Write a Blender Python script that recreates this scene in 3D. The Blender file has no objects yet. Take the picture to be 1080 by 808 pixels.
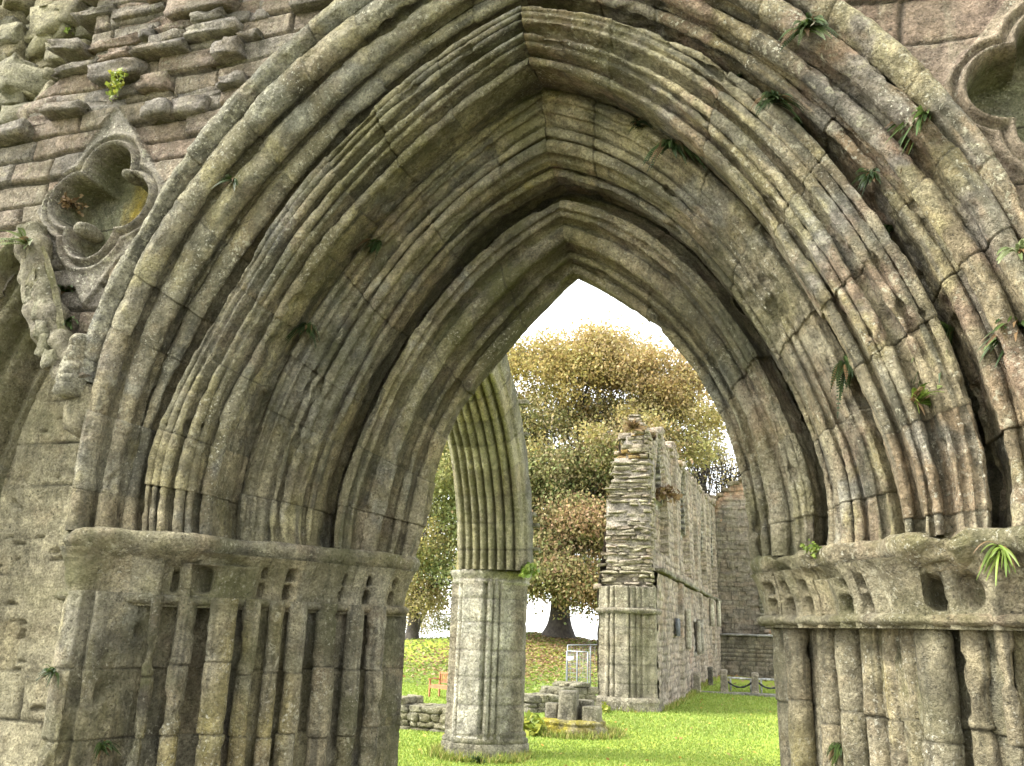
import bpy, math, random
import numpy as np
from mathutils import Vector
R = math.radians
rng = np.random.default_rng(7)
random.seed(7)
SC = bpy.context.scene
COL = SC.collection

# ------------------------------------------------------------------ noise
def _hash(ix, iy, iz, seed):
    h = (ix * 374761393 + iy * 668265263 + iz * 2147483647 + seed * 1274126177) & 0xFFFFFFFF
    h = ((h ^ (h >> 13)) * 1274126177) & 0xFFFFFFFF
    h = ((h ^ (h >> 16)) * 2246822519) & 0xFFFFFFFF
    return ((h ^ (h >> 15)) & 0xFFFFFF) / float(0xFFFFFF)

def vnoise(P, seed=0):
    P = np.asarray(P, float)
    i = np.floor(P).astype(np.int64)
    f = P - i
    f = f * f * (3 - 2 * f)
    ix, iy, iz = i[..., 0], i[..., 1], i[..., 2]
    out = 0
    for dx in (0, 1):
        wx = f[..., 0] if dx else 1 - f[..., 0]
        for dy in (0, 1):
            wy = f[..., 1] if dy else 1 - f[..., 1]
            for dz in (0, 1):
                wz = f[..., 2] if dz else 1 - f[..., 2]
                out = out + wx * wy * wz * _hash(ix + dx, iy + dy, iz + dz, seed)
    return out * 2 - 1

def fbm(P, freq, octv=4, seed=0, gain=.5):
    P = np.asarray(P, float) * freq
    a, s, n = 1.0, 0, 0
    for k in range(octv):
        s = s + a * vnoise(P + 17.3 * k, seed + k)
        n += a
        a *= gain
        P = P * 2.03
    return s / n

# ------------------------------------------------------------------ object helpers
def tag(o, label=None, cat=None, group=None, kind=None):
    if label: o['label'] = label
    if cat: o['category'] = cat
    if group: o['group'] = group
    if kind: o['kind'] = kind
    return o

def thing(name, loc, label, cat, group=None):
    o = bpy.data.objects.new(name, None)
    o.empty_display_size = .1
    COL.objects.link(o)
    o.location = loc
    return tag(o, label, cat, group)

def root_of(o):
    l = np.zeros(3)
    while o is not None:
        l = l + np.array(o.location)
        o = o.parent
    return l

def mesh(name, V, F, mat, parent=None, tint=None, wx=None, smooth=True, origin=None):
    """V (n,3) world coordinates; F list of index arrays (m,3) / (m,4)."""
    V = np.asarray(V, float)
    off = np.zeros(3) if origin is None else np.asarray(origin, float)
    base = root_of(parent) if parent is not None else np.zeros(3)
    if parent is None:
        loc = off
        V = V - off
    else:
        loc = np.zeros(3)
        V = V - base
    if not isinstance(F, (list, tuple)): F = [F]
    F = [np.asarray(f, np.int64) for f in F if len(f)]
    me = bpy.data.meshes.new(name)
    me.vertices.add(len(V))
    me.vertices.foreach_set('co', V.astype(np.float32).ravel())
    loops = np.concatenate([f.ravel() for f in F])
    sizes = np.concatenate([np.full(len(f), f.shape[1]) for f in F])
    starts = np.concatenate([[0], np.cumsum(sizes)[:-1]])
    me.loops.add(len(loops))
    me.loops.foreach_set('vertex_index', loops.astype(np.int32))
    me.polygons.add(len(sizes))
    me.polygons.foreach_set('loop_start', starts.astype(np.int32))
    me.polygons.foreach_set('loop_total', sizes.astype(np.int32))
    me.polygons.foreach_set('use_smooth', np.full(len(sizes), bool(smooth)))
    me.update(calc_edges=True)
    me.validate()
    def attr(nm, A, default):
        A = np.full((len(V), 3), default) if A is None else np.asarray(A, float).reshape(-1, 3)
        if len(A) != len(V): A = np.tile(A, (len(V), 1))
        a = me.color_attributes.new(nm, 'FLOAT_COLOR', 'POINT')
        a.data.foreach_set('color', np.c_[A, np.ones(len(A))].astype(np.float32).ravel())
    if tint is not None: attr('tint', tint, .2)
    if wx is not None: attr('wx', wx, 0)
    me.materials.append(mat)
    o = bpy.data.objects.new(name, me)
    COL.objects.link(o)
    if parent is not None:
        o.parent = parent
    o.location = loc
    return o

class Bag:
    """collects pieces into ONE mesh"""
    def __init__(s): s.V, s.Q, s.T, s.C, s.W, s.n = [], [], [], [], [], 0
    def add(s, V, Q=None, T=None, tint=(.2, .2, .2), wx=(0, 0, 0)):
        V = np.asarray(V, float).reshape(-1, 3)
        if Q is not None and len(Q): s.Q.append(np.asarray(Q) + s.n)
        if T is not None and len(T): s.T.append(np.asarray(T) + s.n)
        t = np.asarray(tint, float)
        s.C.append(np.tile(t, (len(V), 1)) if t.ndim == 1 else t)
        w = np.asarray(wx, float)
        s.W.append(np.tile(w, (len(V), 1)) if w.ndim == 1 else w)
        s.V.append(V); s.n += len(V)
    def build(s, name, mat, parent=None, smooth=True, origin=None):
        F = []
        if s.Q: F.append(np.concatenate(s.Q))
        if s.T: F.append(np.concatenate(s.T))
        return mesh(name, np.concatenate(s.V), F, mat, parent, np.concatenate(s.C), np.concatenate(s.W), smooth, origin)

def grid_faces(nu, nv, close_u=False):
    i = np.arange(nu if close_u else nu - 1)[:, None]
    j = np.arange(nv - 1)[None, :]
    a = i * nv + j
    b = ((i + 1) % nu) * nv + j
    return np.stack([a, b, b + 1, a + 1], -1).reshape(-1, 4)

def grid_normals(P):
    du = np.gradient(P, axis=0); dv = np.gradient(P, axis=1)
    n = np.cross(du, dv)
    return n / (np.linalg.norm(n, axis=-1, keepdims=True) + 1e-9)

def tube_pts(path, rad, sides=8):
    path = np.asarray(path, float); rad = np.broadcast_to(rad, (len(path),))
    t = np.gradient(path, axis=0); t /= np.linalg.norm(t, axis=1, keepdims=True) + 1e-9
    ref = np.where(np.abs(t[:, 2:3]) > .9, np.array([[1., 0, 0]]), np.array([[0, 0, 1.]]))
    a = np.cross(t, ref); a /= np.linalg.norm(a, axis=1, keepdims=True) + 1e-9
    b = np.cross(t, a)
    an = np.linspace(0, 2 * math.pi, sides, endpoint=False)
    V = path[:, None] + rad[:, None, None] * (np.cos(an)[None, :, None] * a[:, None] + np.sin(an)[None, :, None] * b[:, None])
    n = len(path)
    i = np.arange(n - 1)[:, None] * sides; j = np.arange(sides)[None]
    Q = np.stack([i + j, i + (j + 1) % sides, i + sides + (j + 1) % sides, i + sides + j], -1).reshape(-1, 4)
    V = V.reshape(-1, 3)
    # caps
    V = np.vstack([V, path[0], path[-1]])
    jj = np.arange(sides)
    T = np.vstack([np.stack([np.full(sides, n * sides), (jj + 1) % sides, jj], -1),
                   np.stack([np.full(sides, n * sides + 1), (n - 1) * sides + jj, (n - 1) * sides + (jj + 1) % sides], -1)])
    return V, Q, T

_k = 4
def _stone_template(k=5):
    faces, verts, key = [], [], {}
    lin = np.linspace(-1, 1, k)
    def vid(p):
        kk = tuple(np.round(p, 4))
        if kk not in key:
            key[kk] = len(verts); verts.append(p)
        return key[kk]
    for ax in range(3):
        for sg in (-1, 1):
            for i in range(k - 1):
                for j in range(k - 1):
                    q = []
                    for (a, b) in ((i, j), (i + 1, j), (i + 1, j + 1), (i, j + 1)):
                        p = [0, 0, 0]; p[ax] = sg; p[(ax + 1) % 3] = lin[a]; p[(ax + 2) % 3] = lin[b]
                        q.append(vid(p))
                    faces.append(q if sg > 0 else q[::-1])
    return np.array(verts, float), np.array(faces)
ST_V, ST_Q = _stone_template(5)
ST_L = np.linalg.norm(ST_V, axis=1, keepdims=True)

def stone(bag, c, size, tint, seed, rough=.16, rnd=.45, rot=0.0, wx=(0, .35, .2), tilt=0.0):
    """an irregular rounded block"""
    u = ST_V * (1 - rnd) + ST_V / ST_L * 1.15 * rnd
    r = np.random.default_rng(int(seed) & 0xFFFFFF)
    o = r.uniform(0, 100, 3)
    V = u * np.array(size) / 2
    n = np.stack([fbm(ST_V + o + 31 * k, 1.1, 3, k) for k in range(3)], -1)
    V = V + n * rough * np.minimum(np.array(size), np.median(size) * 1.3)
    ca, sa = math.cos(rot), math.sin(rot)
    V = np.c_[V[:, 0] * ca - V[:, 1] * sa, V[:, 0] * sa + V[:, 1] * ca, V[:, 2]]
    if tilt:
        ca, sa = math.cos(tilt), math.sin(tilt)
        V = np.c_[V[:, 0] * ca - V[:, 2] * sa, V[:, 1], V[:, 0] * sa + V[:, 2] * ca]
    bag.add(V + np.array(c), ST_Q, None, tint, wx)

def box(bag, lo, hi, tint=(.2, .2, .2), wx=(0, 0, 0)):
    lo = np.array(lo, float); hi = np.array(hi, float)
    V = np.array([[lo[0] if i & 1 == 0 else hi[0], lo[1] if i & 2 == 0 else hi[1], lo[2] if i & 4 == 0 else hi[2]] for i in range(8)])
    Q = [[0, 2, 3, 1], [4, 5, 7, 6], [0, 1, 5, 4], [2, 6, 7, 3], [0, 4, 6, 2], [1, 3, 7, 5]]
    bag.add(V, Q, None, tint, wx)

# ------------------------------------------------------------------ materials
def new_mat(name):
    m = bpy.data.materials.new(name); m.use_nodes = True
    nt = m.node_tree; nt.nodes.clear()
    out = nt.nodes.new('ShaderNodeOutputMaterial')
    return m, nt, out
def N(nt, t, **kw):
    n = nt.nodes.new(t)
    for k, v in kw.items():
        if k in n.inputs.keys() if hasattr(n.inputs, 'keys') else False: n.inputs[k].default_value = v
        else: setattr(n, k, v)
    return n
def L(nt, a, b): nt.links.new(a, b)
def noise(nt, co, scale, detail=4, rough=.55, dist=0.0):
    n = nt.nodes.new('ShaderNodeTexNoise')
    n.inputs['Scale'].default_value = scale; n.inputs['Detail'].default_value = detail
    n.inputs['Roughness'].default_value = rough; n.inputs['Distortion'].default_value = dist
    L(nt, co, n.inputs['Vector'])
    return n.outputs['Fac']
def ramp(nt, f, lo, hi, a=0., b=1.):
    n = nt.nodes.new('ShaderNodeMapRange'); n.interpolation_type = 'SMOOTHSTEP'
    for k, v in (('From Min', lo), ('From Max', hi), ('To Min', a), ('To Max', b)): n.inputs[k].default_value = v
    L(nt, f, n.inputs['Value'])
    return n.outputs['Result']
def mul(nt, a, b, op='MULTIPLY'):
    n = nt.nodes.new('ShaderNodeMath'); n.operation = op
    for i, v in enumerate((a, b)):
        if isinstance(v, (int, float)): n.inputs[i].default_value = v
        else: L(nt, v, n.inputs[i])
    return n.outputs[0]
def mix(nt, fac, a, b, blend='MIX'):
    n = nt.nodes.new('ShaderNodeMix'); n.data_type = 'RGBA'; n.blend_type = blend
    for s, v in ((n.inputs[0], fac), (n.inputs[6], a), (n.inputs[7], b)):
        if isinstance(v, (int, float)): s.default_value = v
        elif isinstance(v, tuple): s.default_value = (*v, 1)
        else: L(nt, v, s)
    return n.outputs[2]

def stone_material(name, lichen=1.0, algae=(.105, .105, .034), grain=1.0, stain=.55, scale=1.0, bump=.012, yellow=.25, wash=0.35, gain=1.0, crack=1.0):
    m, nt, out = new_mat(name)
    co = nt.nodes.new('ShaderNodeTexCoord').outputs['Object']
    at = nt.nodes.new('ShaderNodeAttribute'); at.attribute_name = 'tint'
    wx = nt.nodes.new('ShaderNodeAttribute'); wx.attribute_name = 'wx'
    sep = nt.nodes.new('ShaderNodeSeparateColor'); L(nt, wx.outputs['Color'], sep.inputs[0])
    jo, li, al = sep.outputs[0], sep.outputs[1], sep.outputs[2]
    big = noise(nt, co, 2.2 * scale, 5, .6, .3)
    med = noise(nt, co, 9 * scale, 6, .65)
    fine = noise(nt, co, 88 * scale, 5, .75)
    vfine = noise(nt, co, 190 * scale, 3, .7)
    col = at.outputs['Color']
    # grain and mottling
    brown = noise(nt, co, 3.7 * scale, 6, .62, .5)
    col = mix(nt, mul(nt, ramp(nt, brown, .50, .64), .34), col, (.185, .135, .080))
    pale = noise(nt, co, 6.3 * scale, 6, .66, .3)
    col = mix(nt, mul(nt, ramp(nt, pale, .54, .68), .5), col, (.33, .29, .185))
    spk = noise(nt, co, 17 * scale, 6, .7, .4)
    g = mul(nt, ramp(nt, med, .25, .75, .55 * gain, 1.4 * gain), ramp(nt, fine, .25, .75, 1 - .52 * grain, 1 + .52 * grain))
    g = mul(nt, g, ramp(nt, spk, .3, .7, .72, 1.28))
    gc = nt.nodes.new('ShaderNodeCombineColor')
    for i in range(3): L(nt, g, gc.inputs[i])
    col = mix(nt, 1.0, col, gc.outputs[0], 'MULTIPLY')
    # vertical washed stains (bleached streaks)
    mp = nt.nodes.new('ShaderNodeMapping'); mp.inputs['Scale'].default_value = (5 * scale, 5 * scale, .7 * scale); L(nt, co, mp.inputs['Vector'])
    streak = noise(nt, mp.outputs[0], 1.6, 5, .65, .4)
    col = mix(nt, mul(nt, ramp(nt, streak, .50, .70), wash), col, (.36, .325, .22))
    # grey-black weathering crust
    col = mix(nt, mul(nt, ramp(nt, big, .5, .68), stain), col, (.056, .053, .036))
    st2 = noise(nt, mp.outputs[0], 3.1, 4, .6, .2)
    col = mix(nt, mul(nt, ramp(nt, st2, .56, .72), stain * .8), col, (.045, .045, .034))
    # algae
    alg = mul(nt, al, ramp(nt, noise(nt, co, 4.5 * scale, 5, .6, .2), .36, .62))
    col = mix(nt, alg, col, algae)
    # yellow lichen blooms
    yl = mul(nt, ramp(nt, noise(nt, co, 3.3 * scale, 6, .6, .6), .66, .76), yellow)
    col = mix(nt, yl, col, (.36, .27, .03))
    # pale lichen specks and crusts
    l1 = ramp(nt, noise(nt, co, 30 * scale, 6, .7, .5), .53, .63)
    l2 = ramp(nt, noise(nt, co, 5 * scale, 5, .65, .4), .47, .62)
    lm = mul(nt, mul(nt, l1, l2), mul(nt, li, lichen))
    col = mix(nt, mul(nt, lm, .85), col, (.52, .49, .34))
    l3 = mul(nt, ramp(nt, noise(nt, co, 62 * scale, 5, .68), .57, .64), ramp(nt, noise(nt, co, 2.7 * scale, 5, .65), .44, .60))
    col = mix(nt, mul(nt, l3, mul(nt, li, 1.0 * lichen)), col, (.58, .55, .42))
    # pits
    pit = ramp(nt, noise(nt, co, 75 * scale, 3, .6), .30, .38, .75, 0)
    col = mix(nt, pit, col, (.05, .045, .032))
    # joints
    col = mix(nt, jo, col, (.045, .040, .028))
    b = nt.nodes.new('ShaderNodeBsdfPrincipled'); b.inputs['Roughness'].default_value = .92
    b.inputs['Specular IOR Level'].default_value = .18
    L(nt, col, b.inputs['Base Color'])
    hgt = mul(nt, mul(nt, med, 1.3), mul(nt, mul(nt, fine, 1.0), mul(nt, vfine, .5), 'ADD'), 'ADD')
    hgt = mul(nt, hgt, mul(nt, spk, .9), 'ADD')
    flake = ramp(nt, noise(nt, co, 13 * scale, 6, .68, .4), .47, .53)
    flake2 = ramp(nt, noise(nt, co, 36 * scale, 5, .7, .5), .46, .54)
    hgt = mul(nt, hgt, mul(nt, flake2, .30 * crack), 'ADD')
    hgt = mul(nt, hgt, mul(nt, flake, .35 * crack), 'ADD')
    hgt = mul(nt, hgt, mul(nt, pit, -.35), 'ADD')
    hgt = mul(nt, hgt, mul(nt, lm, .12), 'ADD')
    bp = nt.nodes.new('ShaderNodeBump'); bp.inputs['Distance'].default_value = bump / scale * 1.3; bp.inputs['Strength'].default_value = .9
    L(nt, hgt, bp.inputs['Height']); L(nt, bp.outputs[0], b.inputs['Normal'])
    L(nt, b.outputs[0], out.inputs[0])
    return m

def leaf_material(name, trans=.35, rough=.6):
    m, nt, out = new_mat(name)
    at = nt.nodes.new('ShaderNodeAttribute'); at.attribute_name = 'tint'
    b = nt.nodes.new('ShaderNodeBsdfPrincipled'); b.inputs['Roughness'].default_value = rough; b.inputs['Specular IOR Level'].default_value = .3
    t = nt.nodes.new('ShaderNodeBsdfTranslucent')
    L(nt, at.outputs['Color'], b.inputs['Base Color']); L(nt, at.outputs['Color'], t.inputs['Color'])
    mx = nt.nodes.new('ShaderNodeMixShader'); mx.inputs[0].default_value = trans
    L(nt, b.outputs[0], mx.inputs[1]); L(nt, t.outputs[0], mx.inputs[2]); L(nt, mx.outputs[0], out.inputs[0])
    return m

def plain_material(name, rgb, rough=.6, metal=0., var=.25, scale=20):
    m, nt, out = new_mat(name)
    co = nt.nodes.new('ShaderNodeTexCoord').outputs['Object']
    n = noise(nt, co, scale, 5, .6)
    b = nt.nodes.new('ShaderNodeBsdfPrincipled'); b.inputs['Roughness'].default_value = rough; b.inputs['Metallic'].default_value = metal
    col = mix(nt, ramp(nt, n, .3, .7), tuple(c * (1 - var) for c in rgb), tuple(min(1, c * (1 + var)) for c in rgb))
    L(nt, col, b.inputs['Base Color']); L(nt, b.outputs[0], out.inputs[0])
    return m

M_STONE = stone_material('weathered_sandstone', gain=1.34, bump=.018)
M_WALL = stone_material('facing_sandstone', lichen=.9, stain=.3, yellow=.12, bump=.014)
M_PANEL_ST = stone_material('pale_panel_stone', lichen=.5, stain=.12, yellow=.10, wash=.5, bump=.012)
M_RUBBLE = stone_material('rubble_stone', lichen=.6, stain=.45, yellow=.10, wash=.25)
M_PIER = stone_material('pale_pier_stone', lichen=.8, stain=.35, scale=.42, bump=.012, yellow=.55, wash=.6)
M_FAR = stone_material('far_wall_stone', lichen=.9, stain=.45, scale=.4, bump=.015, yellow=.18, wash=.45)
M_LEAF = leaf_material('tree_leaf', .4)
M_FERN = leaf_material('fern_leaf', .3, .5)
M_BARK = plain_material('bark', (.05, .042, .033), .95, 0, .4, 6)
M_WOOD = plain_material('teak', (.30, .12, .045), .6, 0, .3, 12)
M_STEEL = plain_material('galvanised_steel', (.22, .235, .25), .5, .3, .1, 30)
M_PANEL = plain_material('sign_white', (.75, .75, .74), .5, 0, .05, 8)
M_CHAIN = plain_material('dark_iron', (.03, .03, .03), .6, .5, .3, 30)

# palettes (real sandstone colours)
P_OLIVE = [(.215, .187, .127), (.235, .20, .137), (.19, .172, .125), (.255, .218, .15), (.20, .182, .142), (.175, .162, .122)]
P_GREY = [(.21, .20, .165), (.185, .178, .15), (.235, .225, .185), (.17, .16, .125)]
P_RED = [(.22, .158, .112), (.215, .165, .12), (.235, .168, .115), (.20, .138, .098), (.225, .185, .135)]
P_PALE = [(.37, .34, .25), (.34, .31, .225), (.40, .365, .27), (.31, .285, .21)]
def pick(p, r):
    return np.array((1.0, .98, .86)) * (.45 * np.mean(np.array(p), 0) + .55 * np.array(p[int(r.integers(len(p)))])) * r.uniform(.9, 1.11)

# ------------------------------------------------------------------ the west doorway: measured arch curves
AX, ZS = -1.02, 1.95
KEYS = {  # half span at the springing : (points X,Z left), (points X,Z right)
 2.00: ([(-3.02,2.59),(-2.96,2.93),(-2.89,3.11),(-2.81,3.38),(-2.74,3.46),(-2.42,3.93),(-2.21,4.11),(-1.89,4.40),(-.98,4.84)],
        [(.77,3.1),(.62,3.49),(.49,3.66),(.31,3.92),(-.98,4.84)]),
 1.88: ([(-2.90,1.97),(-2.88,2.6),(-2.84,2.9),(-2.65,3.36),(-2.6,3.43),(-2.13,3.99),(-.98,4.68)],
        [(.66,3.12),(.55,3.3),(.37,3.6),(.16,3.83),(-.98,4.68)]),
 1.68: None, 1.43: None, 1.15: None, .87: None}
class Cam:
    def __init__(s, f=900, yh=665, roll=.034, yaw=R(18), pos=(0, 0, 1.6)):
        s.f = f; p = math.atan((yh - 404) / f)
        s.fw = np.array([-math.sin(yaw) * math.cos(p), math.cos(yaw) * math.cos(p), math.sin(p)])
        r0 = np.array([math.cos(yaw), math.sin(yaw), 0]); u0 = np.cross(r0, s.fw)
        s.r = math.cos(roll) * r0 + math.sin(roll) * u0; s.u = math.cos(roll) * u0 - math.sin(roll) * r0
        s.pos = np.array(pos, float)
    def ray(s, x, y): return s.fw + s.r * (x - 540) / s.f - s.u * (y - 404) / s.f
    def atY(s, x, y, Y):
        d = s.ray(x, y); return s.pos + d * Y / d[1]
    def atX(s, x, y, X):
        d = s.ray(x, y); return s.pos + d * X / d[0]
CAM = Cam()
def survey(Y, pts): return [tuple(CAM.atY(x, y, Y)[[0, 2]]) for x, y in pts]
# survey of the arris lines, each on its own depth plane
KEYS[1.68] = (survey(3.12, [(150,557),(163,460),(178,435),(186,412),(208,364),(253,301),(300,220),(364,137),(451,74),(480,45),(566,4)]),
              survey(3.12, [(1050,557),(1046,483),(1034,427),(1023,390),(999,334),(977,297),(951,260),(921,208),(862,145),(803,93),(765,71),(680,24),(566,4)]))
KEYS[1.43] = (survey(3.27, [(225,553),(240,457),(349,260),(400,200),(485,121),(575,68)]),
              survey(3.30, [(947,557),(940,498),(921,438),(903,383),(877,327),(847,286),(803,238),(762,186),(711,137),(663,100),(608,78),(575,66)]))
KEYS[1.15] = (survey(3.82, [(345,557),(356,512),(368,468),(382,431),(400,408),(470,293),(496,267),(563,213),(596,203)]),
              survey(3.82, [(866,557),(855,483),(836,438),(803,368),(758,308),(715,260),(689,241),(637,215),(596,203)]))
KEYS[.87] = (survey(4.25, [(439,582),(455,517),(467,480),(488,431),(535,370),(580,325),(620,293)]),
             survey(4.25, [(792,603),(790,566),(780,500),(764,447),(747,415),(719,370),(661,325),(620,293)]))
HK = sorted(KEYS, reverse=True)
POLY = {}
TH90 = math.pi / 2
for h in HK:
    ap = []
    for s, side in ((-1, 0), (1, 1)):
        pts = np.array(KEYS[h][side])
        ap.append(pts[-1, 1] - ZS)
    rap = np.mean(ap)
    for s, side in ((-1, 0), (1, 1)):
        pts = np.array(KEYS[h][side])
        axx = AX
        dx = s * (pts[:-1, 0] - axx); dz = pts[:-1, 1] - ZS
        th = np.arctan2(dz, dx); r = np.hypot(dx, dz)
        th = np.r_[th, TH90, 0.0]; r = np.r_[r, rap, h]
        w = np.r_[np.ones(len(dx)), 12, 3]
        A = np.vander(th, 5)
        POLY[(h, s)] = np.linalg.lstsq(A * w[:, None], r * w, rcond=None)[0]
def rad_at(h, th, s):
    """radius of the curve whose half span is h (array) at angle th, side s"""
    h = np.asarray(h, float); th = np.asarray(th, float)
    rr = np.stack([np.polyval(POLY[(k, s)], th) for k in HK], -1)
    hk = np.array(HK)
    i = np.clip(np.searchsorted(-hk, -h) - 1, 0, len(hk) - 2)
    f = (hk[i] - h) / (hk[i] - hk[i + 1])
    return np.take_along_axis(rr, i[..., None], -1)[..., 0] * (1 - f) + np.take_along_axis(rr, (i + 1)[..., None], -1)[..., 0] * f

def section(tokens, step=.0068):
    """tokens (h,y) points or ('r',h,y,radius[,turn]) rolls -> resampled polyline"""
    P = []
    for t in tokens:
        if t[0] == 'r':
            _, h, y, rr = t[:4]; turn = t[4] if len(t) > 4 else 0
            for a in np.linspace(-105, 105, 15):
                g = R(225 + turn - a)   # outward normal of the flight is (-h,-y)
                P.append((h + rr * math.cos(g) , y + rr * math.sin(g)))
        else: P.append(t[:2])
    # sort roll orientation: travel runs from +h,-y to -h,+y
    P = np.array(P); out = [P[0]]
    for a, b in zip(P[:-1], P[1:]):
        n = max(1, int(round(np.hypot(*(b - a)) / step)))
        for k in range(1, n + 1): out.append(a + (b - a) * k / n)
    return np.array(out)

def roll(h, y, r, turn=0): return ('r', h, y, r, turn)

def block_field(thv, joints, jw):
    """for each sample: block index and closeness to a joint"""
    idx = np.searchsorted(joints, thv)
    d = np.min(np.abs(thv[:, None] - joints[None]), axis=1) if len(joints) else np.full(len(thv), 9.)
    return idx, np.exp(-(d / jw) ** 2)

def arch_side(bag, sec, s, seed, pal, blk=(.24, .46), th0=0.0, th1=TH90, lich=.5, alg=.25, amp=.011, chip=1.0, inner_alg=0.0, stain_shade=0., worn=.15, red=.0):
    r = np.random.default_rng(seed)
    hm = float(np.mean(sec[:, 0])); rm = float(rad_at(np.array([hm]), np.array([.8]), s)[0])
    # joints
    joints = []; t = th0 + r.uniform(.2, 1) * blk[0] / rm
    while t < th1 - .4 * blk[0] / rm:
        joints.append(t); t += r.uniform(*blk) / rm
    joints = np.array(joints)
    tv = np.linspace(th0, th1, int((th1 - th0) * rm / .0125))
    e = .0032 / rm
    tv = np.unique(np.r_[tv, *[[j - 2.2 * e, j - e, j, j + e, j + 2.2 * e] for j in joints]])
    tv = tv[(tv >= th0) & (tv <= th1)]
    idx, jc = block_field(tv, joints, 1.15 * e)
    H, Y = sec[:, 0][None], sec[:, 1][None]
    TH = tv[:, None]
    rr = rad_at(np.broadcast_to(H, (len(tv), len(sec))), np.broadcast_to(TH, (len(tv), len(sec))), s)
    P = np.stack([AX + s * rr * np.cos(TH), np.broadcast_to(Y, rr.shape), ZS + rr * np.sin(TH)], -1)
    # erosion: where the stone has weathered back the mouldings are worn to soft facets
    m = len(sec); g = np.exp(-.5 * (np.arange(-14, 15) / 6.0) ** 2); g /= g.sum()
    Pp = np.concatenate([np.repeat(P[:, :1], 14, 1), P, np.repeat(P[:, -1:], 14, 1)], 1)
    Ps = sum(g[k] * Pp[:, k:k + m] for k in range(29))
    we = np.clip(fbm(P, 1.7, 3, seed + 60) * 1.5 + worn, 0, .92)[..., None]
    P = P * (1 - we) + Ps * we
    n = grid_normals(P)
    if s < 0: n = -n
    nb = len(joints) + 1
    # settle each block by itself
    boff = r.normal(0, .0026, nb)[idx]; brot = r.normal(0, .0035, nb)[idx]
    u = np.linspace(-1, 1, len(sec))
    disp = boff[:, None] + brot[:, None] * u[None]
    disp = disp + amp * .42 * fbm(P, 3.5, 3, seed) + amp * .30 * fbm(P, 17, 4, seed + 5, .6) + .0034 * fbm(P, 55, 3, seed + 8, .65)
    fl = fbm(P, 9, 3, seed + 33); disp = disp - .0035 * np.clip((fl - .05) * 14, 0, 1) - .0035 * np.clip((fl - .22) * 14, 0, 1)   # flaked bedding layers
    # spalls: sharp-edged losses on some blocks
    sp = fbm(P, 7, 3, seed + 9)
    disp = disp - chip * .016 * np.clip((sp - .33) * 8, 0, 1)
    disp = disp - .0040 * jc[:, None] * np.clip(.75 + fbm(P, 5, 2, seed + 13) * 1.6, 0, 1.2)
    P = P + n * disp[..., None]
    tb = np.array([pick(pal, r) for _ in range(nb)])
    tint = np.broadcast_to(tb[idx][:, None], P.shape).copy()
    sl = np.r_[0, np.cumsum(np.hypot(*np.diff(sec, axis=0).T))]
    along = TH * rm
    S3 = np.stack([np.broadcast_to(sl[None] * 26, rr.shape), np.broadcast_to(along * 2.2, rr.shape) + idx[:, None] * 3.1, np.full(rr.shape, seed * 1.7)], -1)
    st = fbm(S3, 1.0, 4, seed + 20)
    tint = tint * (1 + .42 * st)[..., None]
    dk = np.clip((fbm(S3 * np.array([.55, .45, 1]), 1.0, 4, seed + 21) - .10) * 5, 0, 1) * .74     # black water stains following the courses
    pt = np.clip((fbm(P, 1.5, 4, 91) + .02) * 4, 0, 1) * np.clip((P[..., 2] - 2.5) * .8, 0, 1) * stain_shade  # black stain patches, doubling as painted soffit shade high on the inner orders
    for sd_, th_, c_, k_ in ((41, .10, (.205, .138, .098), red * .8), (43, .12, (.20, .197, .165), .6), (45, .10, (.245, .215, .105), .6), (47, .18, (.30, .275, .19), .5)):
        q_ = (np.clip((fbm(P, 2.3, 5, seed + sd_, .62) - th_) * 9, 0, 1) * k_)[..., None]
        tint = tint * (1 - q_) + q_ * np.array(c_)
    dk = np.maximum(dk, pt * .78)[..., None]
    tint = tint * (1 - dk) + dk * np.array((.060, .058, .046))
    tg_ = np.gradient(sec, axis=0); an_ = np.unwrap(np.arctan2(tg_[:, 1], tg_[:, 0])); cv = np.gradient(an_)
    kk = np.ones(5) / 5; cv = np.convolve(cv, kk, 'same'); cvs = cv * (1 if np.sum(np.abs(cv[cv > 0])) > np.sum(np.abs(cv[cv < 0])) else -1)
    convex = np.clip(cvs / .22, 0, 1)
    jn = np.clip(fbm(P, 6, 2, seed + 3) * 1.6 + .5, 0, 1)
    wx = np.stack([np.clip(jc[:, None] * jn * .62, 0, 1), lich * .75 + .55 * convex[None] * (.6 + fbm(P, 2.5, 2, seed + 14)) + .3 * fbm(P, 2, 2, seed + 4),
                   np.clip(alg + inner_alg * (u[None] * .5 + .5) + .35 * fbm(P, 1.5, 2, 77), 0, 1)], -1)
    F = grid_faces(len(tv), len(sec))
    if s < 0: F = F[:, ::-1]
    bag.add(P, F, None, tint.reshape(-1, 3), wx.reshape(-1, 3))

DOOR = thing('stone_doorway', (AX, 3.0, 0), 'great moulded pointed stone doorway in the foreground, deeply recessed with worn arch orders', 'doorway')

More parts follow.
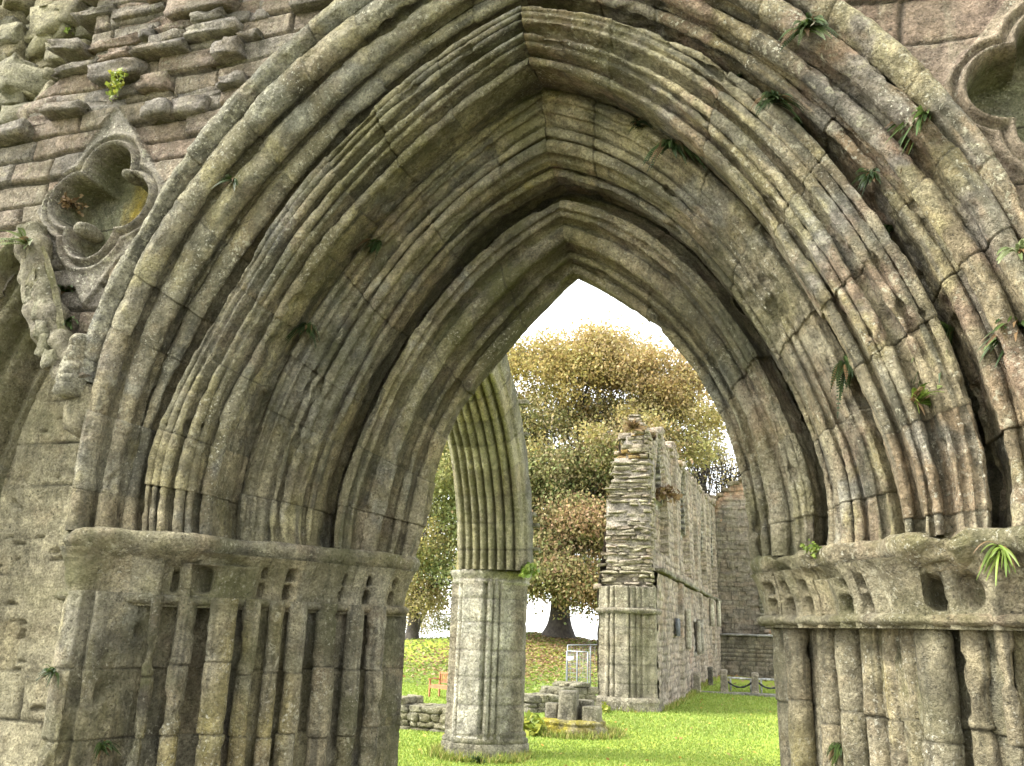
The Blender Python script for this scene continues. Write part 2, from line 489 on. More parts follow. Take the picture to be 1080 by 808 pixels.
SEC_O1 = section([(1.955, 3.32), (1.955, 3.06), (1.94, 3.0), roll(1.89, 2.965, .05), (1.866, 3.03), roll(1.853, 3.045, .011), (1.84, 3.085), (1.835, 3.075), roll(1.80, 3.03, .044),
                  (1.788, 3.09), roll(1.777, 3.105, .010), (1.766, 3.14), roll(1.74, 3.11, .034), (1.728, 3.165), (1.722, 3.22), (1.722, 3.29), (1.715, 3.33)])
SEC_O2 = section([(1.715, 3.38), (1.69, 3.33), (1.672, 3.20), (1.662, 3.11), roll(1.642, 3.095, .018), (1.625, 3.125), roll(1.607, 3.098, .018), (1.59, 3.135), roll(1.57, 3.108, .019),
                  (1.558, 3.18), (1.535, 3.215), roll(1.507, 3.14, .024), (1.495, 3.195), roll(1.478, 3.17, .018), (1.472, 3.25), (1.462, 3.29),
                  roll(1.432, 3.235, .032), (1.422, 3.31), (1.425, 3.38), (1.455, 3.47), (1.45, 3.50)])
SEC_O3 = section([(1.455, 3.49), (1.44, 3.475), (1.42, 3.455), roll(1.40, 3.458, .016), (1.385, 3.48), roll(1.358, 3.482, .013), (1.322, 3.525), (1.315, 3.56), roll(1.288, 3.54, .020), (1.276, 3.585),
                  roll(1.245, 3.57, .027), (1.222, 3.605), (1.205, 3.615), (1.198, 3.66), (1.218, 3.69), roll(1.192, 3.71, .020, 40), (1.20, 3.75), (1.185, 3.79), (1.19, 3.83), (1.23, 3.93), (1.225, 4.0)])
SEC_O4 = section([(1.225, 4.02), (1.17, 3.96), (1.135, 3.89), (1.125, 3.835), (1.108, 3.828), roll(1.092, 3.838, .013), (1.08, 3.86), roll(1.063, 3.868, .013), (1.05, 3.93), (1.035, 3.945), roll(.998, 3.955, .041),
                  (.982, 4.035), (.96, 4.085), roll(.932, 4.075, .017), (.93, 4.125), (.918, 4.16), roll(.888, 4.155, .026), (.876, 4.21), (.868, 4.25),
                  (.885, 4.29), (.94, 4.31), (.95, 4.40), (1.02, 4.42)])
SEC_H = section([(2.02, 3.05), (2.02, 2.935), (2.005, 2.905), (1.985, 2.90), (1.968, 2.905), (1.945, 2.945), (1.935, 2.985), (1.955, 3.02)])

for nm, sec, sd, palL, palR, kw in (
        ('hood_mould', SEC_H, 11, P_GREY, P_RED + P_OLIVE[:1], dict(blk=(.35, .7), lich=.9, alg=.1, th0=.33, chip=.7)),
        ('arch_order', SEC_O1, 21, P_OLIVE + P_GREY, P_RED + P_OLIVE[:3], dict(lich=.75, alg=.2)),
        ('arch_order', SEC_O2, 31, P_OLIVE + P_GREY, P_OLIVE + P_RED[1:4], dict(lich=.45, alg=.3, stain_shade=.35)),
        ('arch_order', SEC_O3, 41, P_OLIVE + P_GREY[:2], P_OLIVE + P_OLIVE + P_RED[:2], dict(lich=.3, alg=.45, stain_shade=1., worn=-.12)),
        ('arch_order', SEC_O4, 51, P_OLIVE, P_OLIVE, dict(lich=.2, alg=.5, stain_shade=.8, worn=-.25))):
    b = Bag()
    arch_side(b, sec, -1, sd, palL, **kw)
    kw2 = dict(kw); kw2['alg'] = kw['alg'] * .6; kw2['lich'] = kw['lich'] + .15
    if nm == 'hood_mould': kw2['th0'] = .25
    kw2['worn'] = kw.get('worn', .15) + .24; kw2['red'] = .75 if nm != 'arch_order' or sd < 40 else .5
    arch_side(b, sec, 1, sd + 1, palR, **kw2)
    o = b.build(nm, M_STONE, DOOR)
    if nm == 'hood_mould':
        HOOD = o; HOOD['label'] = 'thin projecting outer hood mould with a pale weathered upper edge'
# carved stop at the left foot of the hood
b = Bag()
c0 = np.array([-3.03, 2.93, 2.60])
for k in range(7):
    stone(b, c0 + np.array([.004 * k - .01, .0, .035 * k - .02]), (.12 - .008 * k, .13, .085), pick(P_GREY, rng), 400 + k, .14, .8, wx=(0, .8, .2))
stone(b, c0 + np.array([.03, .14, -.10]), (.17, .26, .26), pick(P_OLIVE, rng), 420, .12, .5, wx=(0, .5, .3))
b.build('hood_stop', M_STONE, HOOD)

# ------------------------------------------------------------------ jambs, shafts, capitals
JB = section([(1.90, 3.35), (1.885, 3.10), (1.875, 2.99), (1.862, 2.95), (1.835, 2.925), (1.805, 2.93), (1.785, 2.955), (1.782, 3.02), (1.762, 3.015), (1.755, 3.05), (1.752, 3.10), (1.742, 3.19), (1.735, 3.27), (1.725, 3.30),
              (1.715, 3.36), (1.69, 3.42), (1.67, 3.50), (1.635, 3.56), (1.60, 3.62), (1.575, 3.61), (1.545, 3.60), (1.515, 3.655), (1.495, 3.745), (1.46, 3.80),
              (1.44, 3.87), (1.42, 3.90), (1.40, 3.975), (1.36, 4.0), (1.345, 4.08), (1.31, 4.13), (1.275, 4.17), (1.25, 4.24), (1.20, 4.31), (1.13, 4.36), (1.09, 4.36),
              (1.06, 4.29), (1.02, 4.28), (.975, 4.29), (.945, 4.305), (.935, 4.34), (.945, 4.37), (1.0, 4.40), (1.04, 4.42)], .011)
SHAFTS = [(1.04, 4.215, .047), (1.175, 4.215, .042), (1.262, 4.085, .050), (1.345, 3.935, .045), (1.402, 3.825, .035), (1.462, 3.695, .038), (1.515, 3.56, .055),
          (1.632, 3.44, .040), (1.693, 3.30, .024)]
CAPZ0, CAPZ1 = 1.665, 1.955
COURSES = [1.335, 1.065, .74, .42, .12]
def kj(h): return np.interp(h, [.93, 1.04, 1.2, 1.5, 1.69, 1.80, 1.9], [.985, .955, .92, .918, .945, .985, 1.0])
JAX = lambda h: -1.025 * kj(h) - .0 * h     # the flights lean a little: each keeps its own surveyed centre
JB0 = JB.copy(); JK = kj(JB0[:, 0]); JBC = JAX(JB0[:, 0]); JB = JB0 * JK[:, None]
JMASK = ((JB0[:, 0] < 1.72) & (JB0[:, 0] > 1.12))[:, None]

def jamb(s, seed, pal):
    r = np.random.default_rng(seed)
    JB = globals()['JB'] + JMASK * (.008 if s < 0 else -.034)
    root = None
    zj = np.array(sorted(COURSES)) + (0.06 if s < 0 else 0)
    zv = np.unique(np.r_[np.linspace(-.05, 1.70, 130), *[[q - .009, q - .004, q, q + .004, q + .009] for q in zj]])
    idx = np.searchsorted(zj, zv)
    jc = np.exp(-(np.min(np.abs(zv[:, None] - zj[None]), 1) / .0045) ** 2)
    P = np.stack([np.broadcast_to((JBC + s * JB[:, 0])[None], (len(zv), len(JB))), np.broadcast_to(JB[:, 1][None], (len(zv), len(JB))), np.broadcast_to(zv[:, None], (len(zv), len(JB)))], -1)
    n = grid_normals(P)
    if s < 0: n = -n
    n = -n if np.mean(n[..., 1]) > 0 else n
    u = np.arange(len(JB)) / len(JB)
    blk = idx[:, None] * 7 + (u[None] * 6).astype(int)
    boff = r.normal(0, .004, 200)[blk]
    d = boff + .010 * fbm(P, 5, 4, seed) + .004 * fbm(P, 24, 3, seed + 2) - .007 * jc[:, None] - .018 * np.clip((fbm(P, 7, 3, seed + 9) - .28) * 7, 0, 1)
    P = P + n * d[..., None]
    tb = np.array([pick(pal, r) for _ in range(200)])
    tint = tb[blk]
    for sd_, th_, c_, k_ in ((43, .10, (.20, .197, .165), .6), (45, .06, (.245, .215, .105), .6), (48, .02, (.07, .066, .05), .75)):
        q_ = (np.clip((fbm(P * np.array([2.2, 2.2, .5]), 2.3, 5, seed + sd_, .62) - th_) * 7, 0, 1) * k_)[..., None]
        tint = tint * (1 - q_) + q_ * np.array(c_)
    wx = np.stack([np.broadcast_to(jc[:, None] * np.clip(.3 + fbm(P, 6, 2, seed + 3), 0, 1), d.shape), .55 + .4 * fbm(P, 2, 2, seed + 4), np.clip(.3 + .5 * fbm(P, 2, 2, 5) + .25 * (u[None] - .4), 0, 1)], -1)
    F = grid_faces(*d.shape)
    if s > 0: F = F[:, ::-1]
    J = mesh('jamb', P.reshape(-1, 3), F, M_STONE, DOOR, tint.reshape(-1, 3), wx.reshape(-1, 3))
    J['label'] = ('left' if s < 0 else 'right') + ' jamb of the doorway with clustered worn shafts'
    zj0 = zj
    for k, (h, y, rad) in enumerate(SHAFTS):
        zj = np.sort(zj0 + r.normal(0, .028, len(zj0)))
        X = JAX(h) + s * h * kj(h); y = y * kj(h)
        zz = np.unique(np.r_[np.linspace(-.03, CAPZ0 + .03, 110), *[[q - .008, q - .003, q, q + .003, q + .008] for q in zj]])
        an = np.linspace(0, 2 * math.pi, 25)
        seg = np.searchsorted(zj, zz)
        cx = X + r.normal(0, .004, 20)[seg]; cy = y + r.normal(0, .004, 20)[seg]
        rv = rad * (1.12 if s > 0 else .98) * (1 + r.normal(0, .035, 20)[seg])
        jcz = np.exp(-(np.min(np.abs(zz[:, None] - zj[None]), 1) / .0045) ** 2)
        Q = np.stack([cx[:, None] + rv[:, None] * np.cos(an), cy[:, None] + rv[:, None] * np.sin(an), np.broadcast_to(zz[:, None], (len(zz), 25))], -1)
        nn = np.stack([np.broadcast_to(np.cos(an), Q.shape[:2]), np.broadcast_to(np.sin(an), Q.shape[:2]), np.zeros(Q.shape[:2])], -1)
        Q0 = Q.copy(); Q0[:, -1] = Q0[:, 0]
        dd = .007 * fbm(Q0 + 3 * k, 5, 4, seed + k) + .0035 * fbm(Q0, 26, 3, seed) - .005 * jcz[:, None] - .013 * np.clip((fbm(Q0, 9, 3, seed + 50 + k) - .25) * 7, 0, 1)
        Q = Q + nn * dd[..., None]
        tb = np.array([pick(pal, r) for _ in range(20)])
        sv = fbm(np.stack([np.cos(an)[None] * 3 + 0 * zz[:, None] + k * 5, np.sin(an)[None] * 3 + 0 * zz[:, None], np.broadcast_to(zz[:, None] * 2.0, Q.shape[:2])], -1), 1.0, 4, seed + 31)
        dkk = (np.clip((sv - (.12 if s > 0 else -.02)) * 4, 0, 1) * (.6 if s > 0 else .72))[..., None]
        tt = np.broadcast_to(tb[seg][:, None], Q.shape) * (1 - dkk) + dkk * np.array((.065, .06, .045))
        yk = (np.clip((fbm(Q0 * np.array([1, 1, .5]), 4, 3, seed + 77) - (.22 if s > 0 else .14)) * 4, 0, 1) * .36)[..., None]
        tt = tt * (1 - yk) + yk * np.array((.30, .24, .06))
        ww = np.stack([np.broadcast_to(jcz[:, None] * .55, dd.shape), .6 + .4 * fbm(Q0, 2.5, 2, seed + k), np.clip(.25 + .5 * fbm(Q0, 2, 2, 8 + k), 0, 1)], -1)
        mesh('shaft', Q.reshape(-1, 3), grid_faces(len(zz), 25)[:, ::-1], M_STONE, J, tt.reshape(-1, 3), ww.reshape(-1, 3))
    return J
JL = jamb(-1, 101, P_OLIVE + P_GREY)
JR = jamb(1, 202, P_OLIVE + P_OLIVE + P_RED[1:2])

def band(path, prof, s, seed, amp=.008, n_step=.011):
    """sweep a vertical profile (out,z) along a plan path (h,y)"""
    pts = [np.array(path[0])]
    for a, c in zip(np.array(path)[:-1], np.array(path)[1:]):
        n = max(1, int(np.hypot(*(c - a)) / n_step))
        for k in range(1, n + 1): pts.append(a + (c - a) * k / n)
    pts = np.array(pts)
    for _ in range(6): pts[1:-1] = .25 * pts[:-2] + .5 * pts[1:-1] + .25 * pts[2:]
    t = np.gradient(pts, axis=0); t /= np.linalg.norm(t, axis=1, keepdims=True)
    nrm = np.stack([-t[:, 1], t[:, 0]], 1)
    if nrm[len(nrm) // 2].sum() > 0: nrm = -nrm
    pr = [np.array(prof[0])]
    for a, c in zip(np.array(prof)[:-1], np.array(prof)[1:]):
        n = max(1, int(np.hypot(*(c - a)) / .009))
        for k in range(1, n + 1): pr.append(a + (c - a) * k / n)
    pr = np.array(pr)
    H = pts[:, 0][:, None] + nrm[:, 0][:, None] * pr[:, 0][None]
    Y = pts[:, 1][:, None] + nrm[:, 1][:, None] * pr[:, 0][None]
    P = np.stack([AX + s * H, Y, np.broadcast_to(pr[:, 1][None], H.shape)], -1)
    n = grid_normals(P)
    dirn = np.stack([-np.sign(s) * np.ones(1), [-1.], [0.]], -1)
    if np.mean(n @ dirn[0]) < 0: n = -n
    d = amp * fbm(P, 8, 4, seed) + .004 * fbm(P, 30, 2, seed + 1) - .03 * np.clip((fbm(P, 4.5, 3, seed + 2) - .22) * 5, 0, 1) * (P[..., 2] > CAPZ1 - .12)
    P = P + n * d[..., None]
    return P
def capital(s, seed, pal):
    r = np.random.default_rng(seed)
    b = Bag()
    path = [(1.935, 3.40), (1.91, 3.05), (1.86, 2.93), (1.79, 2.915), (1.70, 3.0), (1.63, 3.06), (1.53, 3.07), (1.44, 3.13), (1.40, 3.24), (1.375, 3.40), (1.29, 3.49), (1.21, 3.54), (1.165, 3.68), (1.10, 3.79),
            (1.01, 3.88), (.955, 4.03), (.91, 4.14), (.905, 4.25), (.93, 4.32), (1.02, 4.41)]
    back = [(1.935, 3.42), (1.905, 3.06), (1.86, 2.965), (1.80, 2.955), (1.755, 3.06)] + [(h * float(kj(h)), y * float(kj(h))) for h, y in ((1.70, 3.31), (1.645, 3.43), (1.585, 3.50), (1.52, 3.55), (1.48, 3.67), (1.40, 3.83), (1.345, 3.93), (1.26, 4.09), (1.18, 4.21), (1.09, 4.24), (1.03, 4.21), (.98, 4.24), (.955, 4.28), (.96, 4.33), (1.04, 4.40))]
    wob = lambda z: z
    prof = [(-.20, 1.962), (-.08, 1.962), (.0, 1.962), (.036, 1.957), (.050, 1.945), (.055, 1.925), (.049, 1.902), (.036, 1.884), (.02, 1.868), (-.005, 1.85), (-.06, 1.82), (-.12, 1.80)]
    P = band(path, prof, s, seed, .012)
    sh = P.shape[:2]
    def put(P, al, li):
        sh = P.shape[:2]
        tn = np.array([pick(pal, r) for _ in range(9)])[np.minimum((np.arange(sh[0]) / sh[0] * 9).astype(int), 8)]
        w = np.stack([np.zeros(sh), np.full(sh, li) + .3 * fbm(P, 3, 2, 3), np.clip(al + .5 * fbm(P, 3, 2, 4), 0, 1)], -1)
        F = grid_faces(*sh)
        b.add(P, F if s > 0 else F[:, ::-1], None, np.broadcast_to(tn[:, None], P.shape).reshape(-1, 3), w.reshape(-1, 3))
    put(P, .55, .8)
    ring = [(-.03, 1.704), (.04, 1.702), (.060, 1.695), (.069, 1.684), (.064, 1.670), (.050, 1.661), (.0, 1.654), (-.06, 1.650)]
    put(band(back, ring, s, seed + 4, .006), .5, .4)
    # pierced bell zone
    zp = np.linspace(1.650, 1.880, 48)
    P = band(back, [(.0, z) for z in zp], s, seed + 8, .006, .006)
    pr = P[:, 0, :2]
    P0 = P.copy()
    sh_c = [(JAX(h) + s * h * float(kj(h)), y * float(kj(h)), rad) for h, y, rad in SHAFTS]
    arc = np.r_[0, np.cumsum(np.hypot(*np.diff(pr, axis=0).T))]
    def col(x, y): return arc[int(np.argmin(np.hypot(pr[:, 0] - x, pr[:, 1] - y)))]
    cs = [col(x, y) for x, y, _ in sh_c]
    nz_ = P.shape[1]; zz = np.linspace(1.650, 1.880, nz_)[None]; u = (zz - 1.65) / .23
    out = .030 + .055 * u ** 2.5 + 0 * arc[:, None]
    for c, (x, y, rad) in zip(cs, sh_c): out = out + .030 * np.exp(-((arc[:, None] - c) / (rad * (.95 + .5 * u))) ** 2)
    edge = arc[-1]
    def hole(c, w, lo, hi, dep):
        hw = w * (.95 if s > 0 else .62); hh_ = (hi - lo) / 2
        q1 = np.abs(arc[:, None] - c) / hw; q2 = np.abs(zz - (lo + hi) / 2) / hh_
        e = (q1 ** 3 + q2 ** 3) ** (1 / 3.) + .16 * fbm(P0, 20, 2, 5)
        return -dep * np.clip((1.0 - e) / .38, 0, 1) ** .7
    mids = [((cs[0] + cs[1]) / 2, .048, .12, 2), ((cs[1] + cs[2]) / 2, .036, .06, 2), ((cs[3] + cs[4]) / 2, .044, .11, 2), (cs[0] + .062, .036, .07, 2), ((cs[4] + cs[5]) / 2 , .034, .05, 2), ((cs[6] + cs[7]) / 2, .050, .12, 1), ((cs[7] + cs[8]) / 2, .036, .06, 1)]
    for c, w_, dep, kind in mids:
        if kind == 2:
            out = out + hole(c, w_, 1.700, 1.772, dep) + hole(c, w_ * .9, 1.786, 1.840, dep)
        else: out = out + hole(c, w_, 1.705, 1.835, dep)
    t_ = np.gradient(pr, axis=0); t_ /= np.linalg.norm(t_, axis=1, keepdims=True) + 1e-9
    n_ = np.stack([-t_[:, 1], t_[:, 0]], 1)
    if np.mean(n_ @ np.array([-s, -1.])) < 0: n_ = -n_
    P[..., :2] += n_[:, None] * (out + .006 * fbm(P0, 14, 3, seed + 12))[..., None]
    put(P, .45, .35)
    C = b.build('capital', M_STONE, DOOR)
    C['label'] = ('left' if s < 0 else 'right') + ' run of pierced capitals under a thick worn abacus'
capital(-1, 303, P_OLIVE + P_GREY)
capital(1, 404, P_OLIVE + P_RED[1:2])

# ------------------------------------------------------------------ the facade wall round the doorway
FAC = thing('ruined_facade', (-3.4, 3.05, 0), 'broken rubble and ashlar front wall around the moulded doorway, with sunk quatrefoils', 'wall')

def inside_door(X, Z, half_spring, hr):
    th = np.clip(np.arctan2(Z - ZS, np.abs(X - AX)), 0, TH90)
    rr = np.where(X < AX, rad_at(np.full(X.shape, hr), th, -1), rad_at(np.full(X.shape, hr), th, 1))
    return np.where(Z > ZS, np.hypot(X - AX, Z - ZS) < rr, np.abs(X - AX) < half_spring)

# left-hand blind arch and its panel
BAX, BAZ0 = -3.50, 1.2
def in_blind(X, Z, g=0.0):
    # pointed lancet, apex z 3.4, half width .48 at z 2.59
    t = np.clip((3.43 + g - Z) / .84, 0, None)
    half = .50 * np.minimum(t, 1.0) ** 1.05 + .02 * np.clip(t - 1, 0, 2) + g
    return (np.abs(X - BAX) < half) & (Z < 3.43 + g)

QF = {-1: (-3.15, 3.575), 1: (1.00, 3.50)}
def quatre_sdf(X, Z, cx, cz):
    d = np.full(X.shape, 9.)
    a = R(-7)
    for dx, dz in ((0, .168), (0, -.165), (.158, 0), (-.158, 0)):
        ex, ez = dx * math.cos(a) - dz * math.sin(a), dx * math.sin(a) + dz * math.cos(a)
        d = np.minimum(d, np.hypot(X - cx - ex, (Z - cz - ez)) - .134)
    d = np.minimum(d, np.hypot(X - cx, Z - cz) - .12)
    return d
def panel_mask(X, Z, cx, cz):    # the dressed block the quatrefoil is cut in: a tall lozenge-like panel
    return (np.abs(X - cx) * 1.05 + np.abs(Z - cz) * .78) < .43

def ashlar_cells(X, Z, rowh, lmin, lmax, seed, z0=0):
    r = np.random.default_rng(seed)
    row = np.floor((Z - z0) / rowh).astype(int)
    L0 = (lmin + lmax) / 2
    off = r.uniform(0, 1, 400)[np.mod(row, 400)]
    q = X / L0 + off
    q = q + .28 * np.sin(q * 2.1 + row)
    c = np.floor(q).astype(int)
    dz = np.minimum((Z - z0) / rowh - row, 1 - ((Z - z0) / rowh - row)) * rowh
    dx = np.minimum(q - c, 1 - (q - c)) * L0
    cid = np.mod(row * 131 + c * 17 + 5000, 997)
    return cid, np.minimum(dx, dz), r

def height_wall(name, x0, x1, z0, z1, y, keep, depth, step, parent, mat, tintf, wxf):
    nx, nz = int((x1 - x0) / step) + 1, int((z1 - z0) / step) + 1
    X, Z = np.meshgrid(np.linspace(x0, x1, nx), np.linspace(z0, z1, nz), indexing='ij')
    Yd = y + depth(X, Z)
    P = np.stack([X, Yd, Z], -1)
    F = grid_faces(nx, nz)
    k = keep(X, Z).ravel()
    F = F[k[F].all(1)]
    used = np.zeros(nx * nz, bool); used[F.ravel()] = True
    mp = np.cumsum(used) - 1
    return mesh(name, P.reshape(-1, 3)[used], mp[F][:, ::1], mat, parent, tintf(X, Z).reshape(-1, 3)[used], wxf(X, Z).reshape(-1, 3)[used])

def spandrel(s, seed):
    cx, cz = QF[s]
    r = np.random.default_rng(seed)
    tabs = np.array((.94, .93, 1.06)) * np.array([pick((P_RED + P_GREY + P_OLIVE[:2]) if s < 0 else (P_RED + P_RED + P_OLIVE[:1]), r) for _ in range(1000)])
    def core(X, Z):   # where the facing has fallen away (top left)
        return np.clip((Z - 3.95 - (X + 4.05) * .75 + .12 * fbm(np.stack([X, Z, X * 0], -1), 3, 2, 3)) * 6, 0, 1) * np.clip((-3.42 - X) * 5, 0, 1) if s < 0 else np.zeros(X.shape)
    def depth(X, Z):
        P3 = np.stack([X, Z * 1.0, X * 0 + seed], -1)
        P2 = np.stack([X * .5, Z * 1.5, X * 0 + seed], -1)
        cid, e, _ = ashlar_cells(X + .03 * fbm(P3, 4, 2, 1), Z + (.035 if s < 0 else .075) * fbm(P2, 2.5, 3, 2), .125 if s < 0 else .21, .2, .6, seed)
        out = .012 * fbm(P3, 4, 4, seed) + .005 * fbm(P3, 25, 3, seed + 1)
        ro = np.random.default_rng(seed + 2).uniform(-.022, .018, 1000)[cid] if s < 0 else np.random.default_rng(seed + 2).uniform(-.008, .008, 1000)[cid]
        out = out + ro + (.028 if s < 0 else .012) * np.exp(-(e / (.009 if s < 0 else .005)) ** 2)
        pm = panel_mask(X, Z, cx, cz)
        out = np.where(pm, -.012 + .006 * fbm(P3, 9, 3, seed), out)
        d = quatre_sdf(X, Z, cx, cz) + .0035 * fbm(P3, 9, 3, seed + 3)
        rim = -.030 * np.exp(-((d - .018) / .011) ** 2) + .016 * np.exp(-((d - .042) / .008) ** 2) - .018 * np.exp(-((d - .066) / .012) ** 2)
        rec = .20 * np.clip((.002 - d) / .013, 0, 1) ** .8 - .03 * np.exp(-(np.hypot(X - cx, Z - cz) / .09) ** 2)
        out = out + np.where(d > -.03, rim, 0) + rec
        return out + .22 * core(X, Z)
    def keep(X, Z):
        k = ~inside_door(X, Z, 1.86, 1.975)
        if s < 0: k &= ~(in_blind(X, Z, -.01))
        return k
    def tintf(X, Z):
        P2 = np.stack([X * .5, Z * 1.5, X * 0 + seed], -1); P3 = np.stack([X, Z, X * 0 + seed], -1)
        cid, e, _ = ashlar_cells(X + .03 * fbm(P3, 4, 2, 1), Z + (.035 if s < 0 else .075) * fbm(P2, 2.5, 3, 2), .125 if s < 0 else .21, .2, .6, seed)
        T = tabs[cid]
        pm = panel_mask(X, Z, cx, cz)
        T = np.where(pm[..., None], np.array((.235, .21, .165) if s < 0 else (.25, .20, .14)), T)
        d = quatre_sdf(X, Z, cx, cz)
        yy = np.clip((fbm(np.stack([X * 4, Z * 1.2, X * 0], -1), 2.6, 4, 9) + .18) * 3, 0, 1) * .75 * (d < -.015) * np.clip((X - cx + .05) * 14, 0, 1) * np.clip((cx + .13 - X) * 14, 0, 1) if s < 0 else np.zeros(X.shape)
        ins = (d < 0)[..., None] * np.array((.20, .195, .125)) + (d >= 0)[..., None] * T
        return ins * (1 - yy[..., None]) + yy[..., None] * np.array((.42, .30, .03))
    def wxf(X, Z):
        P2 = np.stack([X * .5, Z * 1.5, X * 0 + seed], -1); P3 = np.stack([X, Z, X * 0 + seed], -1)
        cid, e, _ = ashlar_cells(X + .03 * fbm(P3, 4, 2, 1), Z + (.035 if s < 0 else .075) * fbm(P2, 2.5, 3, 2), .125 if s < 0 else .21, .2, .6, seed)
        pm = panel_mask(X, Z, cx, cz); d = quatre_sdf(X, Z, cx, cz)
        j = np.exp(-(e / .006) ** 2) * ~pm * .8
        j = np.maximum(j, (np.abs(Z - (cz - .045 + (X - cx) * .02)) < .004) & (d < 0))
        return np.stack([j, .45 + .5 * pm * (d > 0) + .3 * fbm(P3, 2, 2, 4), np.where(d < 0, .5, .1)], -1)
    x0, x1 = (-6.5, -1.0) if s < 0 else (-1.0, 4.5)
    zt = 5.6
    step = .0075
    # fine near part
    fx = (-4.5, -1.0) if s < 0 else (-1.0, 1.6)
    o = height_wall('facing', fx[0], fx[1], 2.3 if s < 0 else .0, zt, 3.02, keep, depth, step, FAC, M_WALL, tintf, wxf)
    gx = (-7.5, -4.45) if s < 0 else (1.55, 5.5)
    height_wall('facing', gx[0], gx[1], 0, zt, 3.03, keep, lambda X, Z: .03 * fbm(np.stack([X, Z, X * 0], -1), 4, 3, 3), .04, FAC, M_WALL, tintf, wxf)
    return core
core_fn = spandrel(-1, 61)
spandrel(1, 62)

# carved cusp ends in the left quatrefoil
b = Bag()
stone(b, (-3.235, 3.05, 3.435), (.075, .16, .075), (.24, .215, .16), 77, .08, .95, wx=(0, .5, .3))
b.build('cusp_knob', M_WALL, FAC)
b = Bag()
stone(b, (-3.0, 3.03, 3.70), (.06, .12, .05), (.22, .20, .15), 78, .08, .95, wx=(0, .5, .3))
b.build('cusp_knob', M_WALL, FAC)
b = Bag()
stone(b, (.93, 3.06, 3.36), (.07, .14, .06), (.25, .20, .14), 79, .08, .95, wx=(0, .7, .2))
b.build('cusp_knob', M_WALL, FAC)

# rubble facing stones standing proud at the upper left + fallen-away core
b = Bag()
r = np.random.default_rng(909)
z = 4.0
while z < 5.6:
    hh = r.uniform(.032, .115)
    x = -4.3 + r.uniform(0, .2)
    while x < -1.2:
        w = r.uniform(.12, .42) * (1 if hh > .07 else .8)
        cx_, cz_ = x + w / 2, z + hh / 2
        ok = not inside_door(np.array([cx_ + w * .4]), np.array([cz_ - hh * .4]), 1.9, 2.06)[0]
        ok &= not panel_mask(np.array([cx_]), np.array([cz_ - .05]), *QF[-1])[0] and not panel_mask(np.array([cx_ - w / 3]), np.array([cz_]), *QF[-1])[0] and not panel_mask(np.array([cx_ + w / 3]), np.array([cz_]), *QF[-1])[0]
        c = float(core_fn(np.array([[cx_]]), np.array([[cz_]]))[0, 0])
        if ok and c < .4 and r.uniform() < .8:
            pr = r.uniform(-.03, .075)
            stone(b, (cx_, 3.05 - pr + .03, cz_), (w * 1.0, .17, hh * r.uniform(.75, 1.0)), np.array((.93, .92, 1.08)) * pick(P_RED[:3] + P_GREY, r), r.integers(1e6), .20, .10, tilt=r.normal(0, .03), wx=(0, .6, .1))
        x += w + .006
    z += hh + .008
b.build('rubble_facing', M_RUBBLE, FAC)
b = Bag()
for k in range(330):
    x = r.uniform(-4.45, -3.42); z = r.uniform(3.7, 5.6)
    if core_fn(np.array([[x]]), np.array([[z]]))[0, 0] < .3: continue
    big = r.uniform() ** 2.2
    sz = .055 + .17 * big * (1 if z > 4.4 else .6)
    stone(b, (x, 3.20 + r.uniform(-.06, .05), z), (sz * r.uniform(1, 1.7), sz * 1.2, sz * r.uniform(.55, .9)), pick(P_PALE[1:] + P_OLIVE + P_GREY, r), r.integers(1e6), .2, .35, rot=r.normal(0, .4), tilt=r.normal(0, .2), wx=(0, .3, .3))
b.build('core_rubble', M_RUBBLE, FAC)

# blind-arch orders, its foliate strip and the pale panel
def blind_curve(t, apex, half, z0):
    # t 0 spring .. 1 apex ; returns |dx|, z (two-centred arch)
    z = z0 + (apex - z0) * np.sin(t * math.pi / 2) ** .55 * t ** .35
    x = half * (1 - t ** 1.25)
    return x, z
sec = []
steps = [(0, 2.92, 3.46, .56), (.0, 2.90, 3.43, .53), (0, 2.94, 3.38, .49), (0, 3.00, 3.36, .48), (0, 3.05, 3.33, .455), (0, 3.02, 3.27, .425), (0, 3.03, 3.23, .40), (0, 3.10, 3.19, .375), (0, 3.15, 3.17, .37),
         (0, 3.13, 3.10, .33), (0, 3.15, 3.06, .305), (0, 3.22, 3.01, .28), (0, 3.26, 2.99, .275), (0, 3.24, 2.93, .24), (0, 3.27, 2.89, .22), (0, 3.36, 2.86, .205), (0, 3.42, 2.85, .20)]
S = np.array([(q[1], q[2], q[3]) for q in steps])
ss = np.linspace(0, len(S) - 1, 110)
S = np.stack([np.interp(ss, np.arange(len(S)), S[:, k]) for k in range(3)], 1)
for _ in range(3): S[1:-1] = .25 * S[:-2] + .5 * S[1:-1] + .25 * S[2:]
tv = np.linspace(-.15, 1, 120)
b = Bag()
tv0 = tv
